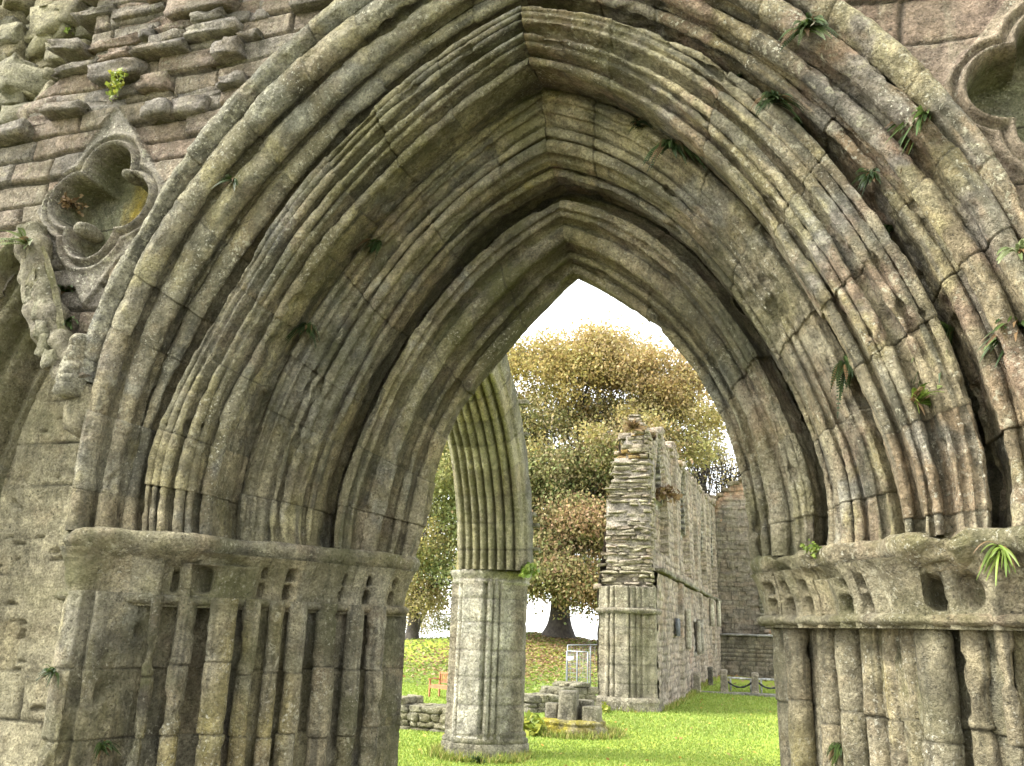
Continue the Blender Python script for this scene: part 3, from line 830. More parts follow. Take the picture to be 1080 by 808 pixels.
for s in (-1, 1):
    tv = tv0 if s < 0 else np.linspace(.34, 1, 90)
    x, z = blind_curve(np.clip(tv, 0, 1)[:, None], S[:, 1][None], S[:, 2][None] * 1.0, 2.1)
    z = z + np.minimum(tv, 0)[:, None] * 3
    P = np.stack([BAX + s * x, np.broadcast_to(S[:, 0][None], x.shape), z], -1)
    n = grid_normals(P); n = n if s > 0 else -n
    P = P + n * (.012 * fbm(P, 6, 4, 5) + .004 * fbm(P, 25, 3, 6))[..., None]
    idx = (np.abs(tv) * 4.2 + .3 * np.sin(tv * 9)).astype(int)
    tn = np.array([pick(P_OLIVE + P_GREY, rng) for _ in range(12)])[idx]
    w = np.stack([np.zeros(x.shape), .35 + .3 * fbm(P, 2, 2, 3), np.clip(.55 + .5 * fbm(P, 2, 2, 4), 0, 1)], -1)
    F = grid_faces(*x.shape)
    b.add(P, F if s > 0 else F[:, ::-1], None, np.broadcast_to(tn[:, None], P.shape).reshape(-1, 3), w.reshape(-1, 3))
BL = b.build('blind_arch', M_STONE, FAC)
BL['label'] = 'narrow pointed blind arch with dark mossy rolls left of the doorway'
b = Bag()
tq = np.linspace(0, 1, 60)
strip = np.stack([np.interp(tq, [0, .36, .66, 1], [-3.50, -3.35, -3.235, -3.03]), 2.94 + 0 * tq, np.interp(tq, [0, .36, .66, 1], [3.43, 3.06, 2.85, 2.60])], -1)
for _ in range(8): strip[1:-1] = .25 * strip[:-2] + .5 * strip[1:-1] + .25 * strip[2:]
for dx, rr_ in ((-.034, .046), (.036, .050)):
    V, Q, T = tube_pts(strip + np.array([dx, 0, .01]), rr_ * (1 + .12 * np.sin(tq * 34 + dx * 50)), 14)
    d = V - np.repeat(strip + np.array([dx, 0, .01]), 14, 0) if len(V) == 60 * 14 else V[:-2] - np.repeat(strip + np.array([dx, 0, .01]), 14, 0)
    V = V.copy(); V[:60 * 14] += d * (.55 * fbm(V[:60 * 14], 14, 3, 4) + .35 * np.clip(fbm(V[:60 * 14], 6, 2, 9) * 2, 0, 1))[:, None]
    b.add(V, Q, T, (.20, .175, .13), (0, .75, .4))
for k in range(7):
    t = .30 + .66 * k / 6 + rng.uniform(-.03, .03); q = strip[min(59, int(t * 59))]
    stone(b, q + np.array([rng.uniform(-.045, .035), -.03, 0]), (.07, .06, .10), pick(P_GREY + P_OLIVE[:2], rng), 900 + k, .28, .6, wx=(0, .6, .5))
b.build('leaf_carving', M_STONE, BL)

def panel_depth(X, Z):
    P3 = np.stack([X, Z, X * 0], -1)
    cid, e, _ = ashlar_cells(X, Z + .006 * fbm(P3, 3, 2, 4), .215, .3, .62, 15, .06)
    holes = .035 * np.clip((fbm(P3 * np.array([.7, 2.2, 1.]), 13, 2, 4) - .56) * 12, 0, 1)
    return np.random.default_rng(4).uniform(-.006, .006, 1000)[cid] + .005 * fbm(P3 * np.array([.5, 1.6, 1]), 6, 4, 8) + .008 * fbm(P3 * np.array([.22, 3.2, 1]), 7, 5, 18, .65) + .003 * fbm(P3, 40, 2, 9) + .020 * np.exp(-(e / .006) ** 2) * np.clip(.5 + fbm(P3, 5, 2, 3) * 1.5, 0, 1) + holes
tabs = np.array([.84 * pick(P_PALE + [(.36, .31, .20)], np.random.default_rng(k)) for k in range(1000)])
def panel_t(X, Z):
    P3 = np.stack([X, Z, X * 0], -1)
    cid, e, _ = ashlar_cells(X, Z + .006 * fbm(P3, 3, 2, 4), .215, .3, .62, 15, .06)
    return tabs[cid] * (1 + .34 * fbm(P3 * np.array([.22, 3.2, 1]), 7, 5, 18, .65) + .12 * fbm(P3, 3, 3, 2))[..., None]
def panel_w(X, Z):
    P3 = np.stack([X, Z, X * 0], -1)
    cid, e, _ = ashlar_cells(X, Z + .006 * fbm(P3, 3, 2, 4), .215, .3, .62, 15, .06)
    return np.stack([.85 * np.exp(-(e / .0055) ** 2) * np.clip(.55 + fbm(P3, 5, 2, 3) * 1.5, 0, 1), np.full(X.shape, .25), np.clip(.1 + .3 * fbm(P3, 2, 2, 1), 0, 1)], -1)
height_wall('infill_panel', -4.5, -2.86, -.02, 3.0, 3.27, lambda X, Z: Z < 2.95 - np.abs(X - BAX) * .1, panel_depth, .0105, FAC, M_PANEL_ST, panel_t, panel_w)

# wall body behind (rear face, top, thickness)
def rear_keep(X, Z): return ~inside_door(X, Z, 1.02, .97)
height_wall('rear_face', -7.5, 5.5, 0, 5.6, 4.43, rear_keep, lambda X, Z: .03 * fbm(np.stack([X, Z, X * 0], -1), 5, 3, 3), .03, FAC, M_RUBBLE,
            lambda X, Z: np.tile(np.array(P_OLIVE[0]), (X.size, 1)).reshape(*X.shape, 3), lambda X, Z: np.zeros((*X.shape, 3)) + np.array([0, .3, .3]))
b = Bag(); r = np.random.default_rng(5)
for x in np.arange(-7.4, 5.5, .28):
    for y in np.arange(3.15, 4.5, .3):
        stone(b, (x + r.normal(0, .04), y, 5.58 + r.uniform(-.03, .08)), (.32, .34, .2), pick(P_GREY, r), r.integers(1e6), .15, .4)
b.build('wall_top', M_RUBBLE, FAC)

# ------------------------------------------------------------------ ground, lake
def ground_z(X, Y):
    X = np.asarray(X, float); Y = np.asarray(Y, float)
    m = 1.25 * np.exp(-((X + 10.4) / 5.2) ** 2 - ((Y - 41) / 8.0) ** 2) + .95 * np.exp(-((X + 18.5) / 7) ** 2 - ((Y - 43) / 7.0) ** 2)
    m = m + .12 * np.exp(-((X + 2.6) / 1.6) ** 2 - ((Y - 31) / 4) ** 2)
    lawn = .05 * fbm(np.stack([X, Y, X * 0], -1), .22, 3, 3)
    dist = np.maximum(np.maximum(Y - 50, -Y - 40), np.abs(X) - 55)
    fall = -2.6 * np.clip(dist / 9, 0, 1) ** 1.3
    near = np.clip((Y - 5.2) / 4, 0, 1)
    return m + lawn * near * .8 + fall - .03
def ground_material():
    m, nt, out = new_mat('lawn_ground')
    co = nt.nodes.new('ShaderNodeTexCoord').outputs['Object']
    a = noise(nt, co, .35, 4, .6); b = noise(nt, co, 2.5, 5, .65); c = noise(nt, co, 30, 4, .7)
    col = mix(nt, ramp(nt, a, .3, .7), (.20, .265, .034), (.25, .295, .044))
    col = mix(nt, mul(nt, ramp(nt, b, .45, .75), .6), col, (.29, .305, .06))
    col = mix(nt, mul(nt, ramp(nt, c, .4, .7), .5), col, (.17, .215, .016))
    bs = nt.nodes.new('ShaderNodeBsdfPrincipled'); bs.inputs['Roughness'].default_value = .9; bs.inputs['Specular IOR Level'].default_value = .1
    L(nt, col, bs.inputs['Base Color'])
    bp = nt.nodes.new('ShaderNodeBump'); bp.inputs['Distance'].default_value = .04; L(nt, c, bp.inputs['Height']); L(nt, bp.outputs[0], bs.inputs['Normal'])
    L(nt, bs.outputs[0], out.inputs[0])
    return m
gx = np.unique(np.r_[-2500, -800, -250, -120, np.linspace(-70, 70, 150), np.linspace(-22, 6, 113), 120, 250, 800, 2500])
gy = np.unique(np.r_[-2500, -800, -250, -100, np.linspace(-60, 0, 31), np.linspace(0, 62, 200), np.linspace(63, 90, 14), 150, 300, 900, 2500])
X, Y = np.meshgrid(gx, gy, indexing='ij')
G = mesh('lawn', np.stack([X, Y, ground_z(X, Y)], -1).reshape(-1, 3), grid_faces(len(gx), len(gy)), ground_material())
tag(G, kind='structure')
m, nt, out = new_mat('added_dull_ground')  # dull brown for the added ground, so little light bounces up
co = nt.nodes.new('ShaderNodeTexCoord').outputs['Object']
bs = nt.nodes.new('ShaderNodeBsdfPrincipled'); bs.inputs['Roughness'].default_value = .95
cc = mix(nt, noise(nt, co, 3, 6, .7), (.15, .13, .095), (.22, .195, .15)); cc = mix(nt, ramp(nt, noise(nt, co, 60, 3, .6), .45, .6), cc, (.10, .085, .06))
L(nt, cc, bs.inputs['Base Color'])
bp = nt.nodes.new('ShaderNodeBump'); bp.inputs['Distance'].default_value = .02; L(nt, noise(nt, co, 40, 4, .7), bp.inputs['Height']); L(nt, bp.outputs[0], bs.inputs['Normal'])
L(nt, bs.outputs[0], out.inputs[0])
gx = np.linspace(-9, 7, 120); gy = np.linspace(-7, 6.2, 100)
X, Y = np.meshgrid(gx, gy, indexing='ij')
P3 = np.stack([X, Y, X * 0], -1)
rr = np.maximum(np.abs(X + 1) / 7.2, np.abs(Y + .4) / 6.2) + .05 * fbm(P3, .8, 3, 2)
BOUNCE = mesh('added_bounce_ground', np.stack([X, Y, ground_z(X, Y) + .012 - .05 * np.clip((rr - .93) * 8, 0, 1) + .006 * fbm(P3, 3, 3, 1)], -1).reshape(-1, 3), grid_faces(120, 100), m)  # out-of-view ground sheet added to keep green bounce light off the doorway
tag(BOUNCE, kind='structure')
m, nt, out = new_mat('lake_water')
bs = nt.nodes.new('ShaderNodeBsdfPrincipled'); bs.inputs['Base Color'].default_value = (.30, .33, .34, 1); bs.inputs['Roughness'].default_value = .18
co = nt.nodes.new('ShaderNodeTexCoord').outputs['Object']
bp = nt.nodes.new('ShaderNodeBump'); bp.inputs['Distance'].default_value = .03; L(nt, noise(nt, co, 2, 3, .6), bp.inputs['Height']); L(nt, bp.outputs[0], bs.inputs['Normal'])
L(nt, bs.outputs[0], out.inputs[0])
LK = mesh('lake', [(-2400, -2400, -1.6), (2400, -2400, -1.6), (2400, 2400, -1.6), (-2400, 2400, -1.6)], np.array([[0, 1, 2, 3]]), m)
tag(LK, kind='structure')

def gz(x, y): return float(ground_z(np.array([x]), np.array([y]))[0])

# grass blades over the visible lawn
n = 150000
r = np.random.default_rng(21)
yy = 8.5 + 24 * r.uniform(0, 1, n) ** 1.6
xx = (-.02 - .5 * r.uniform(0, 1, n)) * yy + r.uniform(-.5, .5, n) * 1.5
zz = ground_z(xx, yy)
hgt = r.uniform(.014, .034, n) * (1 + .5 * (yy > 16)); an = r.uniform(0, 2 * math.pi, n); wd = .004 + .0007 * yy
lean = r.normal(0, .5, (n, 2)) * hgt[:, None]
A = np.stack([xx - wd * np.cos(an), yy - wd * np.sin(an), zz - .005], -1); B = np.stack([xx + wd * np.cos(an), yy + wd * np.sin(an), zz - .005], -1)
T = np.stack([xx + lean[:, 0], yy + lean[:, 1], zz + hgt], -1)
base = np.array([[.195, .27, .046], [.24, .30, .056], [.16, .235, .036], [.29, .305, .085]])
ct = base[r.choice(4, n, p=[.4, .3, .22, .08])] * (1 + .34 * fbm(np.stack([xx, yy, xx * 0], -1), .55, 4, 5, .65))[:, None]
V = np.stack([A, B, T], 1).reshape(-1, 3)
GR = mesh('grass', V, np.arange(n * 3).reshape(-1, 3), leaf_material('grass_blade', .25, .7), None, np.repeat(ct, 3, 0))
tag(GR, 'short bright yellow-green mown grass of the lawn', 'grass', kind='stuff')

# longer tufts left by the mower against the stones
n = 5200
q = r.uniform(0, 2 * math.pi, n); which = r.integers(3, size=n)
cx = np.array([-4.10, -3.58, 0.])[which] + np.array([.62, .78, 0])[which] * np.cos(q); cy = np.array([11.78, 15.0, 0.])[which] + np.array([.60, .66, 0])[which] * np.sin(q)
ly = r.uniform(19.6, 34, n); cx = np.where(which == 2, np.where(ly < 20.4, r.uniform(-4.3, -2.9, n), -2.80), cx); cy = np.where(which == 2, np.where(ly < 20.4, 19.62, ly), cy)
cx = cx + r.normal(0, .05, n); cy = cy + r.normal(0, .05, n); zz = ground_z(cx, cy)
hgt = r.uniform(.05, .16, n); an = r.uniform(0, 6.28, n); wd = .004 + .0005 * cy; lean = r.normal(0, .45, (n, 2)) * hgt[:, None]
A = np.stack([cx - wd * np.cos(an), cy - wd * np.sin(an), zz - .01], -1); B_ = np.stack([cx + wd * np.cos(an), cy + wd * np.sin(an), zz - .01], -1); T = np.stack([cx + lean[:, 0], cy + lean[:, 1], zz + hgt], -1)
TF = mesh('long_grass', np.stack([A, B_, T], 1).reshape(-1, 3), np.arange(n * 3).reshape(-1, 3), GR.data.materials[0], None, np.repeat(np.array([(.20, .24, .04), (.14, .19, .03), (.30, .27, .08)])[r.integers(3, size=n)], 3, 0))
tag(TF, 'longer grass tufts left against the foot of the pier, the stump and the ruined wall', 'grass', kind='stuff')

def leaf_scatter(name, n, px, py, cols, size, seed, label, cat):
    r = np.random.default_rng(seed)
    x, y = px(r, n), py(r, n)
    z = ground_z(x, y) + r.uniform(.015, .06, n)
    a = r.uniform(0, 6.28, n); s = r.uniform(.6, 1.3, n) * size
    u = np.stack([np.cos(a), np.sin(a), r.normal(0, .35, n)], -1) * s[:, None]; v = np.stack([-np.sin(a), np.cos(a), r.normal(0, .35, n)], -1) * s[:, None] * .7
    c = np.stack([x, y, z], -1)
    V = np.stack([c - u, c - v, c + u, c + v], 1).reshape(-1, 3)
    o = mesh(name, V, np.arange(4 * n).reshape(-1, 4), M_LEAF, None, np.repeat(np.array(cols)[r.integers(len(cols), size=n)] * r.uniform(.7, 1.3, (n, 1)), 4, 0))
    return tag(o, label, cat, kind='stuff')
leaf_scatter('fallen_leaves', 7500, lambda r, n: -9.6 + r.normal(0, 3.0, n), lambda r, n: 35.5 + r.normal(0, 3.6, n), [(.26, .16, .075), (.31, .22, .11), (.19, .115, .06), (.34, .26, .13)], .075, 31,
             'brown autumn leaves fallen over the grassy mound under the big tree', 'leaves')
leaf_scatter('lawn_litter', 160, lambda r, n: r.uniform(-7, -.5, n), lambda r, n: r.uniform(11, 26, n), [(.42, .22, .05), (.5, .36, .08), (.25, .14, .05)], .03, 32,
             'few small dry leaves scattered over the bright lawn', 'leaves')
# turf clumps on the mound
leaf_scatter('mound_grass', 9000, lambda r, n: r.uniform(-24, -3.5, n), lambda r, n: r.uniform(24, 43, n), [(.15, .20, .045), (.18, .22, .06), (.21, .20, .08), (.12, .165, .035)], .08, 33,
             'rough green grass over the mound and slope', 'grass')

# ------------------------------------------------------------------ helpers for masonry bodies
def loft(bag, plan, zs, scale=None, off=None, seed=0, amp=.012, tintf=None, al=.2, li=.6, joints=(), close=True, twist=None):
    """vertical loft of a closed plan (x,y) through heights zs"""
    plan = np.array(plan, float)
    pts = []
    m = len(plan)
    for k in range(m if close else m - 1):
        a, c = plan[k], plan[(k + 1) % m]
        n = max(1, int(np.hypot(*(c - a)) / .035))
        for q in range(n): pts.append(a + (c - a) * q / n)
    pts = np.array(pts)
    zs = np.array(zs, float)
    cen = pts.mean(0)
    sc = np.ones(len(zs)) if scale is None else np.array(scale)
    P = np.stack([cen[0] + (pts[:, 0] - cen[0])[None] * sc[:, None], cen[1] + (pts[:, 1] - cen[1])[None] * sc[:, None], np.broadcast_to(zs[:, None], (len(zs), len(pts)))], -1)
    dirv = pts - cen; dirv /= np.linalg.norm(dirv, axis=1, keepdims=True)
    jc = np.zeros(len(zs))
    if len(joints):
        J = np.array(joints); jc = np.exp(-(np.min(np.abs(zs[:, None] - J[None]), 1) / .012) ** 2)
    d = amp * fbm(P, 4, 4, seed) + amp * .5 * fbm(P, 16, 3, seed + 1) - .01 * jc[:, None]
    P[..., :2] += d[..., None] * dirv[None]
    if tintf is None: tintf = lambda P: np.full(P.shape, .3)
    w = np.stack([np.broadcast_to(jc[:, None] * .38, d.shape), li + .3 * fbm(P, 1.5, 2, 3), np.clip(al - .1 + .3 * fbm(P, 1.5, 2, 4), 0, 1)], -1)
    F = []
    nz, np_ = d.shape
    i = np.arange(nz - 1)[:, None] * np_; j = np.arange(np_)[None]
    F = np.stack([i + j, i + (j + 1) % np_, i + np_ + (j + 1) % np_, i + np_ + j], -1).reshape(-1, 4)
    V = P.reshape(-1, 3)
    topc = P[-1].mean(0)
    V = np.vstack([V, topc])
    jj = np.arange(np_); T = np.stack([np.full(np_, len(V) - 1), (nz - 1) * np_ + jj, (nz - 1) * np_ + (jj + 1) % np_], -1)
    tn = tintf(P).reshape(-1, 3); tn = np.vstack([tn, tn[-1]]); w = np.vstack([w.reshape(-1, 3), [0, .5, .3]])
    bag.add(V, F, T, tn, w)

def course_tint(pal, rowh, colw, seed):
    tb = np.array([pick(pal, np.random.default_rng(seed * 1000 + k)) for k in range(500)])
    def f(P):
        row = np.floor(P[..., 2] / rowh).astype(int)
        c = np.floor((P[..., 0] + P[..., 1]) / colw + row * .5).astype(int)
        return tb[np.mod(row * 37 + c * 11, 500)]
    return f

# ------------------------------------------------------------------ the slender nave pier with a broken arch
PX, PY = -4.05, 11.75
pier = thing('nave_pier', (PX, PY, 0), 'tall pale moulded pier alone on the lawn with a broken arch stub on top', 'pier')
def rollp(cx, cy, rr, a0, a1, n=7): return [(cx + rr * math.cos(R(a)), cy + rr * math.sin(R(a))) for a in np.linspace(a0, a1, n)]
front = [(-.56, .16), (-.56, .02), (-.40, -.03), (-.40, -.07)] + rollp(-.345, -.11, .05, 200, 330) + [(-.295, -.17), (-.285, -.235)] + \
        [(.05, -.255), (.06, -.19), (.085, -.185)] + rollp(.125, -.185, .035, 215, 350) + [(.165, -.13)] + rollp(.205, -.12, .036, 215, 350) + [(.245, -.07)] + rollp(.285, -.06, .036, 215, 350) + \
        [(.325, -.02), (.345, -.01), (.55, .17), (.56, .30)]
back = [(.45, .42), (.30, .56), (.05, .62), (-.25, .60), (-.45, .48), (-.56, .32)]
plan = [(PX - .05 + x * .94, PY + y * .94) for x, y in front + back]
pj = [.24, .62, .98, 1.33, 1.70, 2.02]
pal_p = [(.40, .38, .345), (.37, .355, .32), (.43, .41, .37), (.35, .33, .295)]
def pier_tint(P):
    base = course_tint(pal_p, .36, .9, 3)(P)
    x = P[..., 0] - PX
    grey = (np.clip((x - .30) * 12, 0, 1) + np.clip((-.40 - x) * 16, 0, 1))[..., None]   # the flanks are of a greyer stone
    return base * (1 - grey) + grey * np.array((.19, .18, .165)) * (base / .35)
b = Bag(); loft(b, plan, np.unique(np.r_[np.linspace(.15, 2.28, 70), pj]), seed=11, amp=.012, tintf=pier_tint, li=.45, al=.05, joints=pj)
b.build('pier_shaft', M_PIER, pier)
b = Bag()
hull = [(-.58, .2), (-.58, -.02), (-.43, -.12), (-.30, -.27), (.07, -.30), (.36, -.07), (.60, .14), (.62, .34), (.45, .56), (.1, .68), (-.3, .66), (-.52, .5)]
hp = [(PX - .055 + x * .90, PY + .03 + y * .9) for x, y in hull]
loft(b, hp, [-.12, .0, .12, .135], [1.08, 1.08, 1.07, 1.04], seed=12, amp=.02, tintf=course_tint(P_GREY + P_PALE[3:], .3, .4, 5), li=.6, al=.25)
loft(b, hp, [.13, .145, .165, .19, .205, .215, .235, .25, .265, .28], [1.03, 1.05, 1.055, 1.04, 1.0, .99, 1.0, 1.0, .98, .95], seed=13, amp=.012, tintf=course_tint(P_GREY, .3, .5, 6), li=.5, al=.6)
b.build('pier_base', M_PIER, pier)['label'] = 'spreading moulded base with mossy patches'
b = Bag()
loft(b, hp, [2.22, 2.24, 2.255, 2.27, 2.29, 2.33, 2.36, 2.39, 2.41, 2.42], [.965, 1.0, 1.01, .98, .985, 1.02, 1.05, 1.05, 1.02, .9], seed=14, amp=.014, tintf=course_tint(pal_p, .4, .5, 7), li=.6, al=.35)
b.build('pier_capital', M_PIER, pier)
# broken arch: profile swept along an arc bending towards the doorway
Rr = 3.0
prof = [(-.53, .30), (-.53, .05), (-.46, -.02)]
xs = np.linspace(-.44, .50, 9)
for k in range(8):
    xa, xb = xs[k], xs[k + 1]; xm = (xa + xb) / 2
    yb = -.03 - .235 * math.cos((xm - .0) / .55 * 1.45)
    prof += [(xa + .004, yb + .045), (xa + .03, yb + .035)] + [(xm + .01 + .038 * math.cos(a), yb - .0 + .038 * math.sin(a)) for a in np.linspace(-math.pi * .95, -.05 * math.pi, 6)] 
prof += [(.50, .04), (.53, .07), (.545, .16), (.545, .34), (.50, .36), (.50, .45), (-.45, .46), (-.53, .38)]
prof = np.array(prof)
pp = [prof[0]]
for a, c in zip(prof, np.roll(prof, -1, 0)):
    n = max(1, int(np.hypot(*(c - a)) / .02))
    for k in range(1, n + 1): pp.append(a + (c - a) * k / n)
pp = np.array(pp[:-1])
ph = np.linspace(0, R(66), 130)
jn = np.arange(.10, 1.2, .135); jc = np.exp(-(np.min(np.abs(ph[:, None] - jn[None]), 1) / .004) ** 2)
RAD = Rr + pp[:, 1][None]
P = np.stack([np.broadcast_to(PX + pp[:, 0][None], (len(ph), len(pp))) - .02 * ph[:, None], PY - Rr + RAD * np.cos(ph[:, None]), 2.41 + RAD * np.sin(ph[:, None])], -1)
# ragged back where the neighbouring arch has fallen away
bk = np.clip((pp[:, 1] - .20) / .2, 0, 1)[None]
P[..., 1] += bk * (.10 * fbm(P, 2.2, 3, 44) + .06 * np.sin(ph * 40)[:, None] * .5)
n = grid_normals(P)
P = P - n * (.010 * fbm(P, 4, 4, 45) + .006 * fbm(P, 16, 3, 46) - .010 * jc[:, None])[..., None]
bt = np.array([pick(P_PALE[1:] + P_OLIVE[1:4] + [(.30, .28, .21)], np.random.default_rng(70 + k)) for k in range(20)])[np.searchsorted(jn, ph)]
tt = np.broadcast_to(bt[:, None], P.shape).copy()
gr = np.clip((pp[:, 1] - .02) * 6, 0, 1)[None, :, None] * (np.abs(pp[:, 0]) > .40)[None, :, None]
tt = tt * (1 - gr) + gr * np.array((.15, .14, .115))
yst = np.clip((fbm(np.stack([P[..., 0] * 9, P[..., 1], P[..., 2] * .8], -1), 1.0, 3, 12) - .18) * 4, 0, 1)[..., None] * .55
tt = tt * (1 - yst) + yst * np.array((.36, .28, .06))
w = np.stack([np.broadcast_to(jc[:, None] * .7, P.shape[:2]), .4 + .3 * fbm(P, 2, 2, 3), np.clip(.30 + .6 * fbm(P, 1.5, 3, 5), 0, 1)], -1)
i = np.arange(len(ph) - 1)[:, None] * len(pp); j = np.arange(len(pp))[None]
F = np.stack([i + j, i + (j + 1) % len(pp), i + len(pp) + (j + 1) % len(pp), i + len(pp) + j], -1).reshape(-1, 4)
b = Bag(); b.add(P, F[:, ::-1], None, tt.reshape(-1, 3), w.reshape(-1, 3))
for k in range(70):
    q = rng.uniform(.05, 1) * R(64); rad = Rr + rng.uniform(.36, .50)
    stone(b, (PX + rng.uniform(-.45, .50), PY - Rr + rad * math.cos(q), 2.41 + rad * math.sin(q)), (rng.uniform(.12, .3), .12, .07), pick(P_GREY, rng), 3000 + k, .2, .4)
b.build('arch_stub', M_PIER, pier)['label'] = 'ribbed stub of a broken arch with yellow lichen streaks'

# ------------------------------------------------------------------ stump of a fallen pier
SX, SY = -3.58, 15.0
st = thing('pier_stump', (SX, SY, 0), 'low mossy stump of a fallen pier, three broken drum stones on a round step', 'stump')
b = Bag()
circ = [(SX + .60 * math.cos(a), SY + .52 * math.sin(a)) for a in np.linspace(0, 2 * math.pi, 28, endpoint=False)]
loft(b, circ, [-.14, -.06, -.02, .0], [1.14, 1.14, 1.1, 1.02], seed=20, amp=.03, tintf=course_tint(P_GREY, .3, .3, 8), li=.6, al=.35)
b.build('stump_step', M_PIER, st)
def moss_tint(P):
    t = course_tint([(.19, .175, .14), (.22, .20, .15)], .3, .3, 9)(P)
    k = np.clip((fbm(P, 3, 3, 6) + .15) * 4, 0, 1)[..., None]
    return t * (1 - k) + k * np.array((.26, .22, .025))
b = Bag()
loft(b, circ, [-.01, .03, .07, .11, .13, .15, .17, .19, .21], [.97, .99, .98, .93, .90, .93, .93, .90, .8], seed=21, amp=.03, tintf=moss_tint, li=.3, al=.2)
b.build('stump_base', M_PIER, st)['label'] = 'round moulded base covered in yellow moss'
for (dx, dy, w_, d_, h0, h1) in ((-.06, -.12, .33, .34, .17, .66), (-.36, .02, .25, .3, .15, .44), (.33, -.06, .32, .34, .15, .43), (.05, .22, .5, .3, .15, .5)):
    b = Bag()
    sq = [(SX + dx + w_ / 2 * math.copysign(abs(math.cos(a)) ** .45, math.cos(a)), SY + dy + d_ / 2 * math.copysign(abs(math.sin(a)) ** .45, math.sin(a))) for a in np.linspace(0, 2 * math.pi, 20, endpoint=False)]
    loft(b, sq, [h0, h0 + .03, (h0 + h1) / 2, h1 - .03, h1], [1.02, 1, .98, .98, .92], seed=int(100 * dx + 90), amp=.03, tintf=course_tint([(.15, .14, .115), (.125, .118, .10), (.175, .16, .13)], .2, .3, 10), li=.9, al=.2)
    b.build('drum_stone', M_PIER, st)

# ------------------------------------------------------------------ rubble walls
def rubble_wall(name, pts, h0, h1, thick, label, seed, pal, hs=(.07, .16), ws=(.14, .4)):
    (xa, ya), (xb, yb) = pts
    t = thing(name, ((xa + xb) / 2, (ya + yb) / 2, 0), label, 'low wall')
    r = np.random.default_rng(seed); b = Bag()
    Ln = math.hypot(xb - xa, yb - ya); ux, uy = (xb - xa) / Ln, (yb - ya) / Ln; ang = math.atan2(uy, ux)
    z = -.15
    while z < max(h0, h1):
        hh = r.uniform(*hs); s = -.1
        while s < Ln:
            w = r.uniform(*ws); top = h0 + (h1 - h0) * min(1, max(0, s / Ln)) + r.normal(0, .03)
            if z + hh * .5 < top:
                for q in np.arange(-thick / 2, thick / 2 + .01, .22):
                    x = xa + ux * (s + w / 2) - uy * q; y = ya + uy * (s + w / 2) + ux * q
                    stone(b, (x, y, gz(x, y) + z + hh / 2), (w * 1.02, .26, hh * 1.05), pick(pal, r), r.integers(1e6), .2, .35, rot=ang + r.normal(0, .08), tilt=r.normal(0, .05), wx=(0, .7, .4))
            s += w
        z += hh
    b.build('rubble_masonry', M_FAR, t)
    return t
rubble_wall('low_wall', ((-7.4, 14.6), (-4.9, 14.3)), .40, .46, .5, 'low ruined rubble wall at the left of the pale pier, pale flat top', 71, P_PALE + P_GREY)
rubble_wall('low_wall', ((-5.4, 18.0), (-4.55, 19.4)), .26, .62, .5, 'low dark rubble wall rising towards the tall broken wall, behind the stump', 72, P_GREY + P_PALE[2:])

# ------------------------------------------------------------------ the long ruined north wall
wall = thing('chancel_wall', (-3.6, 20, 0), 'tall broken rubble wall with lancet windows running back from a stepped end pier', 'wall')
pal_f = [(.38, .325, .29), (.33, .28, .25), (.43, .37, .325), (.37, .285, .24), (.29, .25, .225), (.45, .40, .355)]
# face towards the lawn, X = -3, with sunk lancets (real recesses in the sheet)
WIN = [(22.0, 1.9, 4.95, 6.55), (27.2, 2.5, 4.75, 6.6), (33.3, 2.2, 4.8, 6.4), (37.7, 2.4, 4.6, 6.8)]
SLIT = [(28.7, .8, 1.16, 2.05), (36.0, .5, 1.2, 2.1)]
def wall_top(Y): return np.interp(Y, [19.4, 20.0, 20.9, 21.6, 22.6, 22.9, 24.2, 24.4, 25.4, 27.2, 30.1, 34, 37, 39.8], [5.9, 6.15, 6.35, 6.62, 6.95, 6.62, 6.7, 6.95, 6.72, 6.75, 6.9, 7.05, 7.2, 7.6])
def lancet(Yg, Zg, c, w, z0, z1, g=0.):
    half = (w / 2 + g) * np.sqrt(np.clip((z1 + g - Zg) / (w * 1.25), 0, 1))
    return (np.abs(Yg - c) < np.minimum(half, w / 2 + g)) & (Zg > z0 - g) & (Zg < z1 + g)
